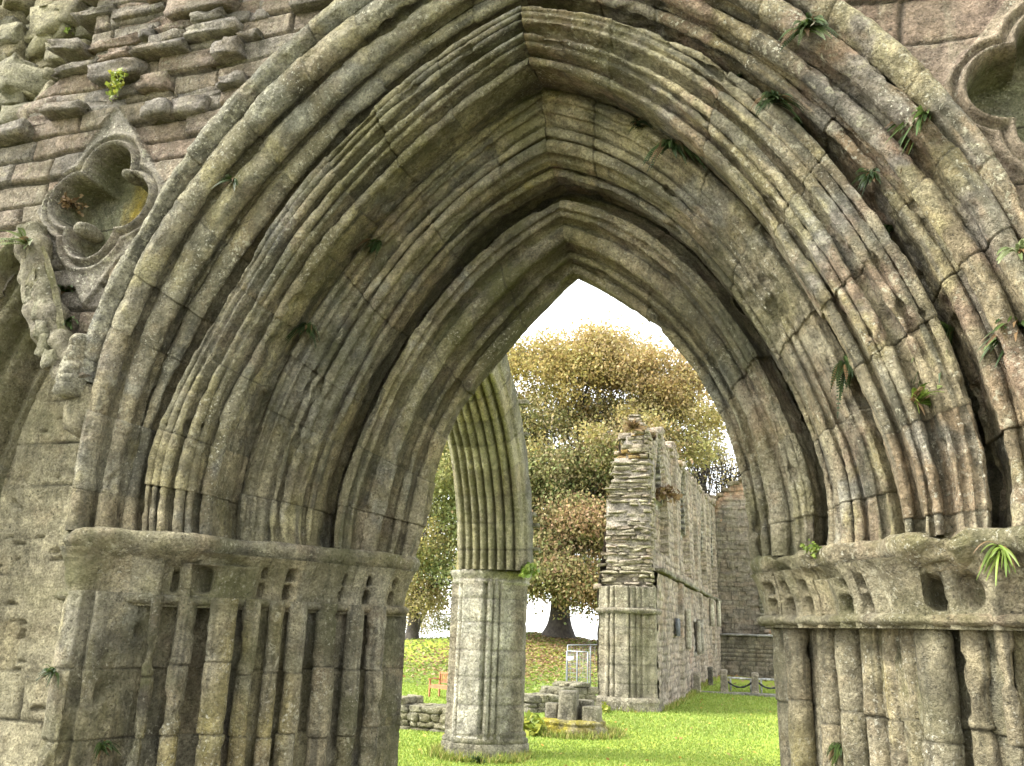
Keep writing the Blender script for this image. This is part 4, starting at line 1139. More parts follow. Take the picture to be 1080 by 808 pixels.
def nwall(name, y0, y1, z0f, stepY, stepZ):
    ny, nz = int((y1 - y0) / stepY) + 1, int(7.9 / stepZ) + 1
    Yg, Zg = np.meshgrid(np.linspace(y0, y1, ny), np.linspace(-.3, 7.6, nz), indexing='ij')
    P3 = np.stack([Yg * 0 + 3, Yg, Zg], -1)
    cid, e, _ = ashlar_cells(Yg + .08 * fbm(P3, 3, 2, 1), Zg + .07 * fbm(P3, 2, 2, 2), .17, .2, .5, 31)
    Xd = -3.0 + np.random.default_rng(3).uniform(-.016, .016, 1000)[cid] + .022 * fbm(P3, 1.5, 4, 3) - .02 * np.exp(-(e / .03) ** 2)
    sill = (Zg < 3.05)
    Xd = Xd + .10 * sill                                   # thicker below the string course
    for (c, w, a, t) in WIN:
        Xd = np.where(lancet(Yg, Zg, c, w, a, t), -3.95, Xd)
        inn = lancet(Yg, Zg, c, w + .5, a - 1.2, t, .14) & ~lancet(Yg, Zg, c, w, a, t)
        Xd = np.where(inn & (Zg < a), Xd - .20, np.where(inn, Xd - .10, Xd))
    for (c, w, a, t) in SLIT: Xd = np.where((np.abs(Yg - c) < w / 2) & (Zg > a) & (Zg < t), -3.55, Xd)
    for yb in (24.6, 30.2, 35.2): Xd = Xd + .09 * ((np.abs(Yg - yb) < .22))      # wall shafts / broken responds
    Xd = Xd + .03 * np.clip(fbm(P3, .8, 3, 9), -.5, 1)
    keep = Zg < wall_top(Yg) + .14 * fbm(np.stack([Yg, Yg * 0, Yg * 0], -1), 3, 3, 5)
    P = np.stack([Xd, Yg, Zg], -1)
    F = grid_faces(ny, nz)
    F = F[keep.ravel()[F].all(1)]
    tb = np.array([pick(pal_f, np.random.default_rng(k)) for k in range(1000)])
    tt = tb[cid]
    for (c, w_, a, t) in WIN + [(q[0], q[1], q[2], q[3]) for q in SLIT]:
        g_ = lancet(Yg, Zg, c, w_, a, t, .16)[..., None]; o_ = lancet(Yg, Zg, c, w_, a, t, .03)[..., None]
        tt = np.where(g_ & ~o_, np.array((.44, .41, .35)), np.where(o_, np.array((.12, .112, .10)), tt))  # recess tint painted dark to stand in for shade inside the openings
    rd = np.clip((fbm(P3, 1.1, 3, 22) - .28) * 5, 0, 1)[..., None] * .4
    tt = tt * (1 - rd) + rd * np.array((.33, .20, .12))
    w = np.stack([.55 * np.exp(-(e / .018) ** 2), .5 + .4 * fbm(P3, 1, 2, 3), np.clip(.0 + .3 * fbm(P3, .7, 2, 4), 0, 1)], -1)
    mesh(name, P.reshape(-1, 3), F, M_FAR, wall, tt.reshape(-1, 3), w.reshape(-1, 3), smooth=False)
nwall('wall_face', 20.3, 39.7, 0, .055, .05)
# outer face, so that the wall has its thickness
Yg, Zg = np.meshgrid(np.linspace(20.0, 40.4, 160), np.linspace(-.3, 7.6, 120), indexing='ij')
P3 = np.stack([Yg * 0, Yg, Zg], -1)
keep = Zg < np.where(Yg < 22.5, np.interp(Yg, [20, 22.5], [3.0, 6.3]), wall_top(Yg) - .1)
F = grid_faces(160, 120); F = F[keep.ravel()[F].all(1)]
mesh('outer_face', np.stack([-4.22 + .06 * fbm(P3, 2, 3, 1), Yg, Zg], -1).reshape(-1, 3), F[:, ::-1], M_FAR, wall, np.tile(np.array(pal_f[1]), (Yg.size, 1)), np.tile(np.array([0, .4, .3]), (Yg.size, 1)))
# rubble core of the broken end, many thin slabs, and the ragged wall head
b = Bag(); r = np.random.default_rng(55)
z = 2.60
while z < 6.75:
    hh = r.uniform(.03, .115)
    # left and right limits of the broken end, measured at Y=20
    xl = np.interp(z, [2.5, 3.0, 4.8, 5.6, 6.0, 6.3, 6.6], [-4.20, -4.13, -4.02, -3.86, -3.68, -3.42, -3.12]) + r.normal(0, .06)
    xr = np.interp(z, [2.5, 5.8, 6.2, 6.45, 6.6], [-3.0, -3.0, -3.02, -3.12, -3.25]) + r.normal(0, .012)
    x = xl
    while x < xr:
        w = min(r.uniform(.09, .55), max(.08, xr - x))
        y = 20.14 + r.normal(0, .05) + .10 * (z - 2.6) / 4
        pal = pal_f + P_PALE
        tn = pick(pal, r)
        if z > 4.8 and r.uniform() < .16: tn = np.array((.38, .25, .09))
        stone(b, (x + w / 2, y + .1, z + hh / 2), (w, .36, hh * r.uniform(.7, 1.05)), tn, r.integers(1e6), .26, .2, rot=r.normal(0, .14), tilt=r.normal(0, .055), wx=(0, .8, .12))
        x += w + .008
    # return along the lawn face
    for yy_ in np.arange(20.4, 20.7 if z > 4.6 else 21.0, .33):
        stone(b, (xr - .16, yy_ + r.normal(0, .03), z + hh / 2), (.3, .34, hh * .92), pick(pal_f, r), r.integers(1e6), .2, .32, wx=(0, .8, .12))
    z += hh + .004
box(b, (-4.06, 20.13, 2.5), (-3.02, 20.9, 4.7), (.33, .29, .23)); box(b, (-3.88, 20.17, 4.65), (-3.0, 20.85, 5.7), (.33, .29, .23)); box(b, (-3.6, 20.2, 5.65), (-3.05, 20.85, 6.25), (.33, .29, .23))
b.build('broken_end', M_FAR, wall)['label'] = 'ragged broken end of the wall showing thin stacked slabs'
b = Bag()
for y in np.arange(21.2, 40.2, .24):
    for x in ((-4.05, -3.75, -3.45, -3.15) if y > 22.6 else (-3.42, -3.18)):
        zt = float(wall_top(np.array(y)))
        stone(b, (x + r.normal(0, .04), y, zt - .06 + r.normal(0, .06)), (.34, .30, .17), pick(pal_f + [(.34, .20, .11)], r), r.integers(1e6), .22, .4, wx=(0, .8, .2))
b.build('wall_head', M_FAR, wall)
# respond pier under the broken end
ep = [(-4.22, 20.6), (-4.22, 20.02), (-4.05, 19.98), (-4.05, 19.90)] + [(-3.98 + .05 * math.cos(a), 19.88 + .05 * math.sin(a)) for a in np.linspace(math.pi * 1.05, math.pi * 1.95, 6)] + \
     [(-3.92, 19.84)] + [(-3.85 + .05 * math.cos(a), 19.80 + .05 * math.sin(a)) for a in np.linspace(math.pi * 1.05, math.pi * 1.95, 6)] + [(-3.78, 19.72), (-3.48, 19.72), (-3.47, 19.80)] + \
     [(-3.42 + .045 * math.cos(a), 19.80 + .045 * math.sin(a)) for a in np.linspace(math.pi * 1.1, math.pi * 1.95, 6)] + [(-3.35, 19.86)] + [(-3.30 + .04 * math.cos(a), 19.88 + .04 * math.sin(a)) for a in np.linspace(math.pi * 1.1, math.pi * 1.95, 6)] + \
     [(-3.24, 19.93)] + [(-3.18 + .04 * math.cos(a), 19.95 + .04 * math.sin(a)) for a in np.linspace(math.pi * 1.1, math.pi * 1.95, 6)] + [(-3.10, 20.02), (-2.93, 20.05), (-2.92, 20.7)]
b = Bag()
loft(b, ep, np.unique(np.r_[np.linspace(.2, 2.66, 60), [.55, .95, 1.35, 1.75, 2.1, 2.14]]), seed=31, amp=.025, tintf=course_tint([(.24, .22, .175), (.28, .255, .2), (.19, .175, .145), (.33, .30, .245)], .38, .3, 12), li=.8, al=.15, joints=[.55, .95, 1.35, 1.75])
RS = b.build('respond_pier', M_FAR, wall); RS['label'] = 'clustered half pier with vertical shafts at the end of the wall'
hull = [(-4.26, 20.6), (-4.26, 19.98), (-4.06, 19.84), (-3.82, 19.68), (-3.45, 19.66), (-3.2, 19.82), (-2.90, 19.98), (-2.88, 20.7)]
b = Bag(); loft(b, hull, [-.25, .02, .05, .14, .17, .2, .24, .27], [1.06, 1.06, 1.03, 1.03, 1.05, 1.04, 1.0, .96], seed=32, amp=.03, tintf=course_tint([(.24, .22, .18)], .3, .4, 13), li=.8, al=.3)
b.build('respond_base', M_FAR, RS)
b = Bag(); loft(b, hull, [2.06, 2.09, 2.13, 2.16, 2.18], [.98, 1.02, 1.05, 1.03, .95], seed=33, amp=.03, tintf=course_tint([(.20, .18, .15)], .3, .4, 14), li=.8, al=.3)
b.build('respond_capital', M_FAR, RS)
# string course, pale shafts, plaque, sedilia ledge
def bar(bag, p0, p1, rad, tint, sides=8, seed=0): 
    V, Q, T = tube_pts(np.linspace(p0, p1, 12), rad, sides); V = V + .012 * fbm(V, 6, 2, seed)[:, None]; bag.add(V, Q, T, tint, (0, .6, .1))
b = Bag()
for y in np.arange(20.6, 39.0, .8):
    if r.uniform() < .92: stone(b, (-2.90, y + .4, 3.09 + r.normal(0, .01)), (.22, .82, .10), pick(P_GREY, r), r.integers(1e6), .08, .25, wx=(0, .6, .2))
b.build('string_course', M_FAR, wall)
for (y, z0, z1) in ((25.8, 1.25, 2.37), (33.9, 2.0, 3.0), (37.2, 2.05, 3.05)):
    b = Bag(); bar(b, (-2.82, y, z0), (-2.82, y, z1), .09, (.52, .48, .37), 10, int(y)); b.build('pale_shaft', M_FAR, wall)
b = Bag(); box(b, (-2.86, 23.2, 1.60), (-2.80, 23.75, 2.05), (.16, .17, .18)); b.build('wall_tablet', M_FAR, wall)
b = Bag(); box(b, (-2.95, 29.05, 1.1), (-2.72, 29.35, 2.15), (.36, .33, .26)); bar(b, (-2.78, 28.35, 1.1), (-2.78, 28.35, 2.1), .07, (.40, .37, .29)); b.build('niche_jamb', M_FAR, wall)

# far end wall with broken gable head, and the low roofed wall in front of it
east = thing('gable_end', (-1.8, 40, 0), 'tall rough grey end wall closing the ruin, broken sloping head with reddish plants', 'wall')
nx, nz = 90, 190
Xg, Zg = np.meshgrid(np.linspace(-3.3, -1.10, nx), np.linspace(-.3, 9.0, nz), indexing='ij')
P3 = np.stack([Xg, Xg * 0, Zg], -1)
cid, e, _ = ashlar_cells(Xg + .08 * fbm(P3, 3, 2, 1), Zg + .07 * fbm(P3, 2, 2, 2), .2, .25, .6, 41)
tb = np.array([pick([(.21, .19, .165), (.24, .215, .185), (.185, .165, .15), (.25, .20, .165)], np.random.default_rng(k + 7)) for k in range(1000)])
top = np.interp(Xg, [-3.3, -2.9, -2.3, -1.75, -1.1], [7.7, 7.75, 8.3, 8.55, 8.35]) + .15 * fbm(P3 * np.array([1, 0, 0.]), 4, 3, 2)
Yd = 39.85 + np.random.default_rng(9).uniform(-.04, .04, 1000)[cid] + .05 * fbm(P3, 1.6, 3, 3)
F = grid_faces(nx, nz); F = F[(Zg < top).ravel()[F].all(1)]
tt = tb[cid]; rd = np.clip((Zg - top + 1.0) * 1.6 + fbm(P3, 1.5, 3, 5), 0, 1)[..., None] * .7
tt = tt * (1 - rd) + rd * np.array((.34, .19, .10))
mesh('end_face', np.stack([Xg, Yd, Zg], -1).reshape(-1, 3), F, M_FAR, east, tt.reshape(-1, 3), np.stack([.5 * np.exp(-(e / .02) ** 2), .6 + 0 * Xg, .1 + 0 * Xg], -1).reshape(-1, 3))
b = Bag()
for z in np.arange(-.2, 8.2, .2):
    for y in np.arange(39.95, 41.0, .3): stone(b, (-1.14 + r.normal(0, .03), y, z), (.3, .32, .21), pick(P_GREY, r), r.integers(1e6), .15, .35, wx=(0, .6, .1))
for x in np.arange(-3.3, -1.1, .25):
    zt = np.interp(x, [-3.3, -2.9, -2.3, -1.75, -1.1], [7.7, 7.75, 8.3, 8.55, 8.35])
    for y in (40.0, 40.4, 40.8): stone(b, (x, y, zt + r.normal(0, .06)), (.3, .42, .2), pick([(.3, .18, .11), (.22, .2, .16)], r), r.integers(1e6), .2, .4)
b.build('broken_edge', M_FAR, east)
b = Bag(); box(b, (-3.2, 40.9, -.3), (-1.2, 41.0, 7.6), (.2, .18, .15)); b.build('rear_face', M_FAR, east)
low = thing('screen_wall', (-.8, 39, 0), 'low dark coursed stone wall with a pale flat coping in front of the gable end', 'low wall')
nx, nz = 150, 50
Xg, Zg = np.meshgrid(np.linspace(-3.0, 2.6, nx), np.linspace(-.3, 1.72, nz), indexing='ij'); P3 = np.stack([Xg, Xg * 0, Zg], -1)
cid, e, _ = ashlar_cells(Xg, Zg, .17, .28, .5, 42)
tb = np.array([pick([(.155, .14, .125), (.185, .165, .145), (.13, .12, .105), (.20, .17, .145)], np.random.default_rng(k + 17)) for k in range(1000)])
mesh('coursed_face', np.stack([Xg, 38.9 + .03 * np.exp(-(e / .02) ** 2) + .03 * fbm(P3, 3, 3, 3), Zg], -1).reshape(-1, 3), grid_faces(nx, nz), M_FAR, low, tb[cid].reshape(-1, 3), np.stack([.7 * np.exp(-(e / .02) ** 2), .35 + 0 * Xg, .15 + 0 * Xg], -1).reshape(-1, 3))
b = Bag(); box(b, (-3.0, 38.78, 1.70), (2.6, 39.5, 1.79), (.46, .45, .42)); b.build('coping', M_FAR, low)
b = Bag()
for k in range(26): stone(b, (-1.0 + 1.6 * rng.uniform(), 39.4 + .3 * rng.uniform(), 1.85 + .35 * rng.uniform()), (.3, .3, .18), pick(pal_f + [(.36, .2, .1)], rng), 5000 + k, .2, .5)
b.build('loose_rubble', M_FAR, low)

# ------------------------------------------------------------------ chained stone posts by the ruin
kerb = mesh('kerb_strip', *(lambda: (lambda bb: (np.concatenate(bb.V), np.concatenate(bb.Q), M_FAR, None, np.concatenate(bb.C), np.concatenate(bb.W)))((lambda bb: (box(bb, (-3.0, 27.3, -.2), (1.6, 27.55, .06), (.30, .29, .25), (0, .5, .3)), box(bb, (-2.2, 27.55, -.2), (1.6, 28.4, .035), (.27, .26, .23), (0, .5, .3)), bb)[-1])(Bag())))(), origin=(-1, 27.5, 0), smooth=False)
tag(kerb, 'narrow pale stone kerb at the edge of the lawn below the chained posts', 'kerb', kind='structure')
posts = [(-2.75, 27.2, .55, 'leftmost short weathered stone post against the ruined wall'), (-2.62, 30.2, .55, 'dark small stone post set back in the corner by the ruined wall'), (-2.03, 28.0, .62, 'pale leaning stone post at the left end of the hanging chains'),
         (-1.12, 28.0, .60, 'sturdy pale stone post in the middle of the chained row'), (-.28, 28.6, .75, 'right-hand stone post partly hidden by the doorway jamb')]
for k, (x, y, h, lb) in enumerate(posts):
    t = thing('stone_post', (x, y, gz(x, y)), lb, 'post', 'stone posts of the chain fence')
    b = Bag(); w = .10 if k != 1 else .08
    c4 = [(x - w, y - w), (x + w, y - w), (x + w, y + w), (x - w, y + w)]
    loft(b, c4, np.linspace(-.1, h - .06, 10) + gz(x, y), np.r_[1.25, 1.15, np.linspace(1.05, .95, 8)], seed=60 + k, amp=.03, tintf=course_tint([(.36, .33, .27)] if k != 1 else [(.12, .11, .1)], 5, 5, 15), li=.9, al=.3)
    b.build('post_shaft', M_FAR, t)
    b = Bag(); stone(b, (x, y, h - .03 + gz(x, y)), (w * 2.1, w * 2.1, .14), (.34, .30, .23) if k != 1 else (.13, .12, .1), 70 + k, .1, .6, wx=(0, .9, .3)); b.build('post_cap', M_FAR, t)
for k, (a, c) in enumerate((((-1.95, 28.0), (-1.2, 28.0)), ((-1.04, 28.0), (-.33, 28.55)))):
    tt_ = np.linspace(0, 1, 40)
    path = np.stack([a[0] + (c[0] - a[0]) * tt_, a[1] + (c[1] - a[1]) * tt_, .36 - .17 * 4 * tt_ * (1 - tt_)], -1)
    V, Q, T = tube_pts(path, .022 + .012 * np.sin(np.arange(40) * math.pi * .9) ** 2, 6)
    b = Bag(); b.add(V, Q, T); o = b.build('hanging_chain', M_CHAIN, origin=path[0]); tag(o, ('dark chain sagging between the leaning post and the middle stone post', 'dark chain sagging between the middle post and the right-hand post')[k], 'chain', 'chains between the stone posts')
    b = Bag(); p0 = np.array([a[0], a[1] + .5, .43]); p1 = np.array([c[0], c[1] + .5, .41])
    V, Q, T = tube_pts(np.linspace(p0, p1, 6), .035, 6); b.add(V, Q, T, (.55, .55, .52)); 
    for q in (.1, .9):
        pp_ = p0 + (p1 - p0) * q; V, Q, T = tube_pts(np.array([pp_, pp_ * [1, 1, 0] + [0, 0, -.05]]), .03, 6); b.add(V, Q, T, (.55, .55, .52))
    o = b.build('rail', M_FAR, origin=p0); tag(o, ('pale horizontal rail behind the left-hand hanging chain', 'pale horizontal rail behind the right-hand hanging chain')[k], 'rail', 'pale rails behind the chains')

# ------------------------------------------------------------------ security fence panels
def fence_panel(x0, y0, x1, y1, z0, z1, label, sign=False, skew=0.):
    t = thing('mesh_fence_panel', ((x0 + x1) / 2, (y0 + y1) / 2, z0), label, 'fence panel')
    b = Bag(); rr = .015
    A0, A1, B0, B1 = np.array([x0, y0, z0]), np.array([x0, y0, z1]), np.array([x1, y1, z0]), np.array([x1, y1, z1 + skew])
    for p, q in ((A0, A1), (B0, B1), (A1, B1), (A0, B0), ((A0 + B0) / 2, (A1 + B1) / 2)):
        V, Q, T = tube_pts(np.linspace(p, q, 4), rr, 8); b.add(V, Q, T)
    b.build('tube_frame', M_STEEL, t)
    b = Bag()
    for k in np.linspace(0, 1, 16)[1:-1]:
        V, Q, T = tube_pts(np.array([A0 + (B0 - A0) * k, A1 + (B1 - A1) * k]), .0022, 4); b.add(V, Q, T)
    for k in np.linspace(0, 1, 12)[1:-1]:
        V, Q, T = tube_pts(np.array([A0 + (A1 - A0) * k, B0 + (B1 - B0) * k]), .0022, 4); b.add(V, Q, T)
    b.build('wire_mesh', M_STEEL, t)
    for q in (A0, B0):
        b = Bag(); stone(b, q + np.array([0, 0, -.02]), (.22, .5, .12), (.08, .08, .08), 3, .03, .2); b.build('foot_block', M_CHAIN, t)
    if sign:
        b = Bag(); c = A0 + (B0 - A0) * .18 + np.array([0, -.03, (z1 - z0) * .84]); box(b, c + [-.06, -.006, -.05], c + [.09, .006, .05], (.8, .8, .8)); b.build('notice_plate', M_PANEL, t)
fence_panel(-5.20, 21.0, -4.66, 20.9, .10, 1.17, 'grey tubular mesh fence panel with a small white notice, beside the ruined wall', True)
fence_panel(-5.28, 21.4, -4.40, 22.6, .10, 1.30, 'second grey fence panel angled behind the one with the notice', False, .04)

# ------------------------------------------------------------------ garden bench
bx, by = -8.42, 20.6
bench = thing('garden_bench', (bx, by, gz(bx, by)), 'small orange-brown wooden bench with arms on the grass left of the pale pier', 'bench')
ca, sa = math.cos(R(-28)), math.sin(R(-28))
def bb_(name, lo, hi, bevel=0):
    b = Bag(); box(b, lo, hi, (.3, .13, .05))
    V = np.concatenate(b.V) * .62; V = np.c_[V[:, 0] * ca - V[:, 1] * sa, V[:, 0] * sa + V[:, 1] * ca, V[:, 2]] + np.array([bx, by, gz(bx, by) + .02])
    return mesh(name, V, np.concatenate(b.Q), M_WOOD, bench, smooth=False)
Wd = 1.3
for sx in (0, Wd):
    bb_('leg', (sx - .03, -.28, 0), (sx + .03, -.22, .64)); bb_('leg', (sx - .03, .22, 0), (sx + .03, .28, .92))
    bb_('armrest', (sx - .04, -.32, .642), (sx + .04, .218, .68))
for k in range(5): bb_('seat_slat', (-.02, -.27 + .1 * k, .42), (Wd + .02, -.19 + .1 * k, .45))
bb_('seat_rail', (.032, -.275, .33), (Wd - .032, -.235, .417)); bb_('back_rail', (.032, .235, .85), (Wd - .032, .275, .93)); bb_('back_rail', (.032, .235, .52), (Wd - .032, .275, .57))
for k in range(11): bb_('back_slat', (.08 + .11 * k, .245, .572), (.13 + .11 * k, .265, .848))

# ------------------------------------------------------------------ trees
def limb(bag, p0, p1, r0, r1, r, sag=.12, n=9, sides=7, tint=(.06, .05, .04)):
    p0, p1 = np.array(p0, float), np.array(p1, float)
    t = np.linspace(0, 1, n)[:, None]
    Ln = np.linalg.norm(p1 - p0)
    bend = r.normal(0, sag * Ln, 3); bend[2] = abs(bend[2]) * .5
    path = p0 + (p1 - p0) * t + bend * (t * (1 - t)) * 2 + np.cumsum(r.normal(0, .02 * Ln, (n, 3)), 0) * (t * (1 - t)) * 2
    V, Q, T = tube_pts(path, np.linspace(r0, r1, n), sides); bag.add(V, Q, T, tint)
    return path
def tree(name, base, trunk_h, trunk_r, blobs, label, seed, pal, leaf=.16, group=None, bare=0.0, flare=1.9, per=260, lean=(0, 0), cat='tree', clr=.56):
    """blobs: (dx,dy,z,rx,ry,rz,n_clusters,palette index list)"""
    r = np.random.default_rng(seed)
    t = thing(name, base, label, cat, group)
    B0 = np.array(base)
    b = Bag()
    zz = np.r_[np.linspace(-.3, .9, 7), np.linspace(1.1, trunk_h, 10)]
    rad = trunk_r * (1 + (flare - 1) * np.exp(-np.clip(zz, 0, 9) / .45))
    path = np.stack([lean[0] * (zz / trunk_h) ** 2 + .05 * np.sin(zz), lean[1] * (zz / trunk_h) ** 2, zz], -1) + B0
    V, Q, T = tube_pts(path, rad, 14)
    V = V + (V - B0) * np.array([1, 1, 0]) * (.14 * fbm(V * np.array([1, 1, .25]), 2.5, 3, seed))[:, None]
    b.add(V, Q, T, (.06, .05, .04))
    top = path[-1]
    cl, cp = [], []
    for (dx, dy, z, rx, ry, rz, n, pi) in blobs:
        c = B0 + np.array([dx, dy, z])
        hub = top + (c - top) * .62
        lp = limb(b, path[-2] * .5 + top * .5, hub, trunk_r * .42, trunk_r * .16, r)
        for k in range(n):
            d = r.normal(0, 1, 3); d /= np.linalg.norm(d)
            q = c + d * np.array([rx, ry, rz]) * (.35 + .65 * r.uniform() ** .5)
            cl.append(q); cp.append(pi)
            if k % 3 == 0 or bare > .3:
                s = lp[int(r.integers(4, 9))]
                m = limb(b, s, q, trunk_r * .11, .012, r, .10, 7, 5)
                if bare > .3:
                    for _ in range(5):
                        s2 = m[int(r.integers(2, 7))]; limb(b, s2, s2 + r.normal(0, .75, 3) + np.array([0, 0, .25]), .028, .006, r, .12, 5, 4)
    b.build('trunk', M_BARK, t)
    VV, CC = [], []
    for q, pi in zip(cl, cp):
        n = int(per * r.uniform(.5, 1.3) * (1 - bare))
        if r.uniform() < bare * .5: continue
        sc = clr * r.uniform(.7, 1.3)
        p = q + r.normal(0, 1, (n, 3)) * np.array([sc, sc, sc * .62])
        u = r.normal(0, 1, (n, 3)); u /= np.linalg.norm(u, axis=1, keepdims=True)
        v = np.cross(u, r.normal(0, 1, (n, 3))); v /= np.linalg.norm(v, axis=1, keepdims=True) + 1e-9
        s = leaf * r.uniform(.55, 1.25, (n, 1))
        VV.append(np.stack([p - u * s * .5, p - v * s * .34 + u * s * .1, p + u * s * .6, p + v * s * .34 + u * s * .1], 1).reshape(-1, 3))
        base_c = np.array(pal[pi[int(r.integers(len(pi)))]]) * r.uniform(.74, 1.22)
        alt = np.array([pal[pi[int(k)]] for k in r.integers(len(pi), size=n)])
        c = (base_c * .42 + alt * .58) * r.uniform(.7, 1.35, (n, 1))
        CC.append(np.repeat(c, 4, 0))
    V = np.concatenate(VV)
    mesh('crown', V, np.arange(len(V)).reshape(-1, 4), M_LEAF, t, np.concatenate(CC), smooth=False)
    return t
#        0 green       1 olive         2 yellow        3 orange        4 rust          5 dull brown
PALT = [(.15, .185, .065), (.245, .24, .085), (.37, .30, .10), (.39, .265, .12), (.31, .20, .115), (.32, .255, .14)]
tree('sycamore_tree', (-10.35, 40.2, gz(-10.35, 40.2)), 3.6, .42, [
    (-.4, 0, 6.0, 4.2, 3.6, 1.9, 46, [0, 1, 0, 4]), (2.8, -1.0, 5.6, 2.8, 3.0, 1.6, 30, [4, 1, 4, 3, 0]), (-3.2, .5, 5.6, 2.4, 3, 1.6, 26, [0, 0, 1]),
    (.3, 0, 9.0, 4.6, 4.0, 2.2, 50, [1, 0, 2, 5]), (3.4, 0, 8.4, 3.0, 3.2, 2.0, 30, [1, 2, 5, 4]), (-3.6, 0, 9.3, 2.8, 3.2, 2.2, 34, [2, 1, 1]),
    (-1.0, 0, 12.4, 4.2, 3.6, 2.0, 48, [2, 1, 3, 2]), (2.9, 0, 11.6, 3.6, 3.4, 2.0, 40, [3, 2, 5, 1]), (1.2, 0, 13.6, 2.8, 2.8, 1.0, 34, [3, 5, 2, 2]), (5.0, .5, 12.3, 2.4, 2.6, 1.5, 24, [5, 2, 3]),
    (-.8, -2.2, 2.7, 3.0, 1.6, 1.0, 40, [4, 0, 1, 1]), (2.5, -1.8, 2.3, 2.2, 1.5, 1.0, 36, [4, 3, 1, 0]), (-2.6, -1, 2.6, 1.6, 1.4, .9, 18, [0, 1]), (.9, -1.4, 4.3, 3.6, 1.6, 1.0, 40, [1, 4, 0, 5]), (.5, -1.5, 7.2, 3.6, 2.2, 1.0, 30, [1, 0, 5]), (5.2, 0, 9.6, 2.6, 2.4, 2.0, 26, [1, 2, 5]), (-5.2, 0, 11.2, 2.2, 2.2, 1.8, 22, [1, 2]), (-5.6, 0, 7.6, 2.2, 2.2, 1.8, 22, [0, 1])],
    'great spreading tree in yellow, orange and green autumn leaf on the mound behind the ruins', 5, PALT, leaf=.155, per=520, flare=2.1)
tree('sparse_tree', (-3.4, 50, gz(-3.4, 50)), 6.5, .36, [(-1.8, 0, 12.6, 2.2, 2.2, 1.8, 24, [5, 2, 1]), (.9, 0, 12.0, 2.4, 2.2, 2.0, 24, [5, 1, 2]), (-3.2, 0, 10.8, 2.0, 2.2, 1.8, 18, [5, 3, 2]), (1.8, 0, 10.0, 2.0, 2.2, 1.6, 18, [5, 2]), (-.6, 0, 10.4, 2.0, 2, 1.6, 18, [1, 5]), (-1.4, 0, 14.6, 2.2, 2, 1.4, 16, [5, 3])],
    'half-bare tree with thin pale autumn leaves above the far end of the ruined wall', 8, PALT, leaf=.12, bare=.45, per=190, clr=.5)
tree('maple_tree', (-18.6, 42, gz(-18.6, 42)), 2.2, .24, [(.6, 0, 5.2, 2.2, 2.2, 1.8, 30, [0, 1, 2]), (2.2, 0, 7.6, 2.4, 2.2, 2.0, 30, [0, 1, 1]), (.4, 0, 9.6, 2.0, 2, 1.6, 22, [1, 2]), (2.4, 0, 3.2, 1.7, 1.7, 1.2, 24, [0, 1, 0]), (.4, 0, 2.2, 1.5, 1.5, .9, 22, [2, 1, 5])],
    'green and yellow leafy tree seen between the doorway jamb and the pale pier', 12, PALT, leaf=.15, per=330)
tree('birch_tree', (-20.2, 46, gz(-20.2, 46)), 2.4, .14, [(.4, 0, 4.2, 1.5, 1.5, 1.5, 20, [2, 2, 5]), (1.2, 0, 6.2, 1.4, 1.4, 1.4, 14, [2, 5])],
    'slim pale-yellow tree at the left edge of the opening', 14, PALT, leaf=.14, per=260, lean=(.9, 0), bare=.1)
tree('shrub', (-16.8, 43.5, gz(-16.8, 43.5)), .5, .07, [(0, 0, .9, 1.3, 1.0, .7, 20, [0, 1]), (1.2, 0, 1.2, 1.0, .9, .8, 14, [1, 0, 5])], 'low grey-green bush on the slope left of the pale pier', 15, PALT, leaf=.10, per=120, cat='bush', clr=.35)
tree('shrub', (-21.5, 47, gz(-21.5, 47)), .8, .08, [(0, 0, 1.6, 1.8, 1.2, 1.3, 26, [5, 1, 2]), (1.8, 0, 1.3, 1.2, 1.0, .9, 16, [1, 5])], 'yellowish bush beyond the slope at the left edge of the opening', 25, PALT, leaf=.11, per=130, cat='bush', clr=.4)
tree('shrub', (-.1, 43.5, 0), .6, .08, [(0, 0, 2.4, .9, .9, 1.6, 24, [0, 1, 5])], 'green and white-flecked bush at the right end of the gable wall', 16, PALT, leaf=.13, per=150, cat='bush', clr=.4)

# ------------------------------------------------------------------ camera
cd = bpy.data.cameras.new('camera'); cam = bpy.data.objects.new('camera', cd); COL.objects.link(cam)
cd.sensor_fit = 'HORIZONTAL'; cd.sensor_width = 36; cd.lens = 36 * 900 / 1080
cd.clip_start = .05; cd.clip_end = 6000
from mathutils import Matrix
M = Matrix((tuple(CAM.r) , tuple(CAM.u), tuple(-CAM.fw))).transposed().to_4x4()
M.translation = Vector(CAM.pos); cam.matrix_world = M
SC.camera = cam

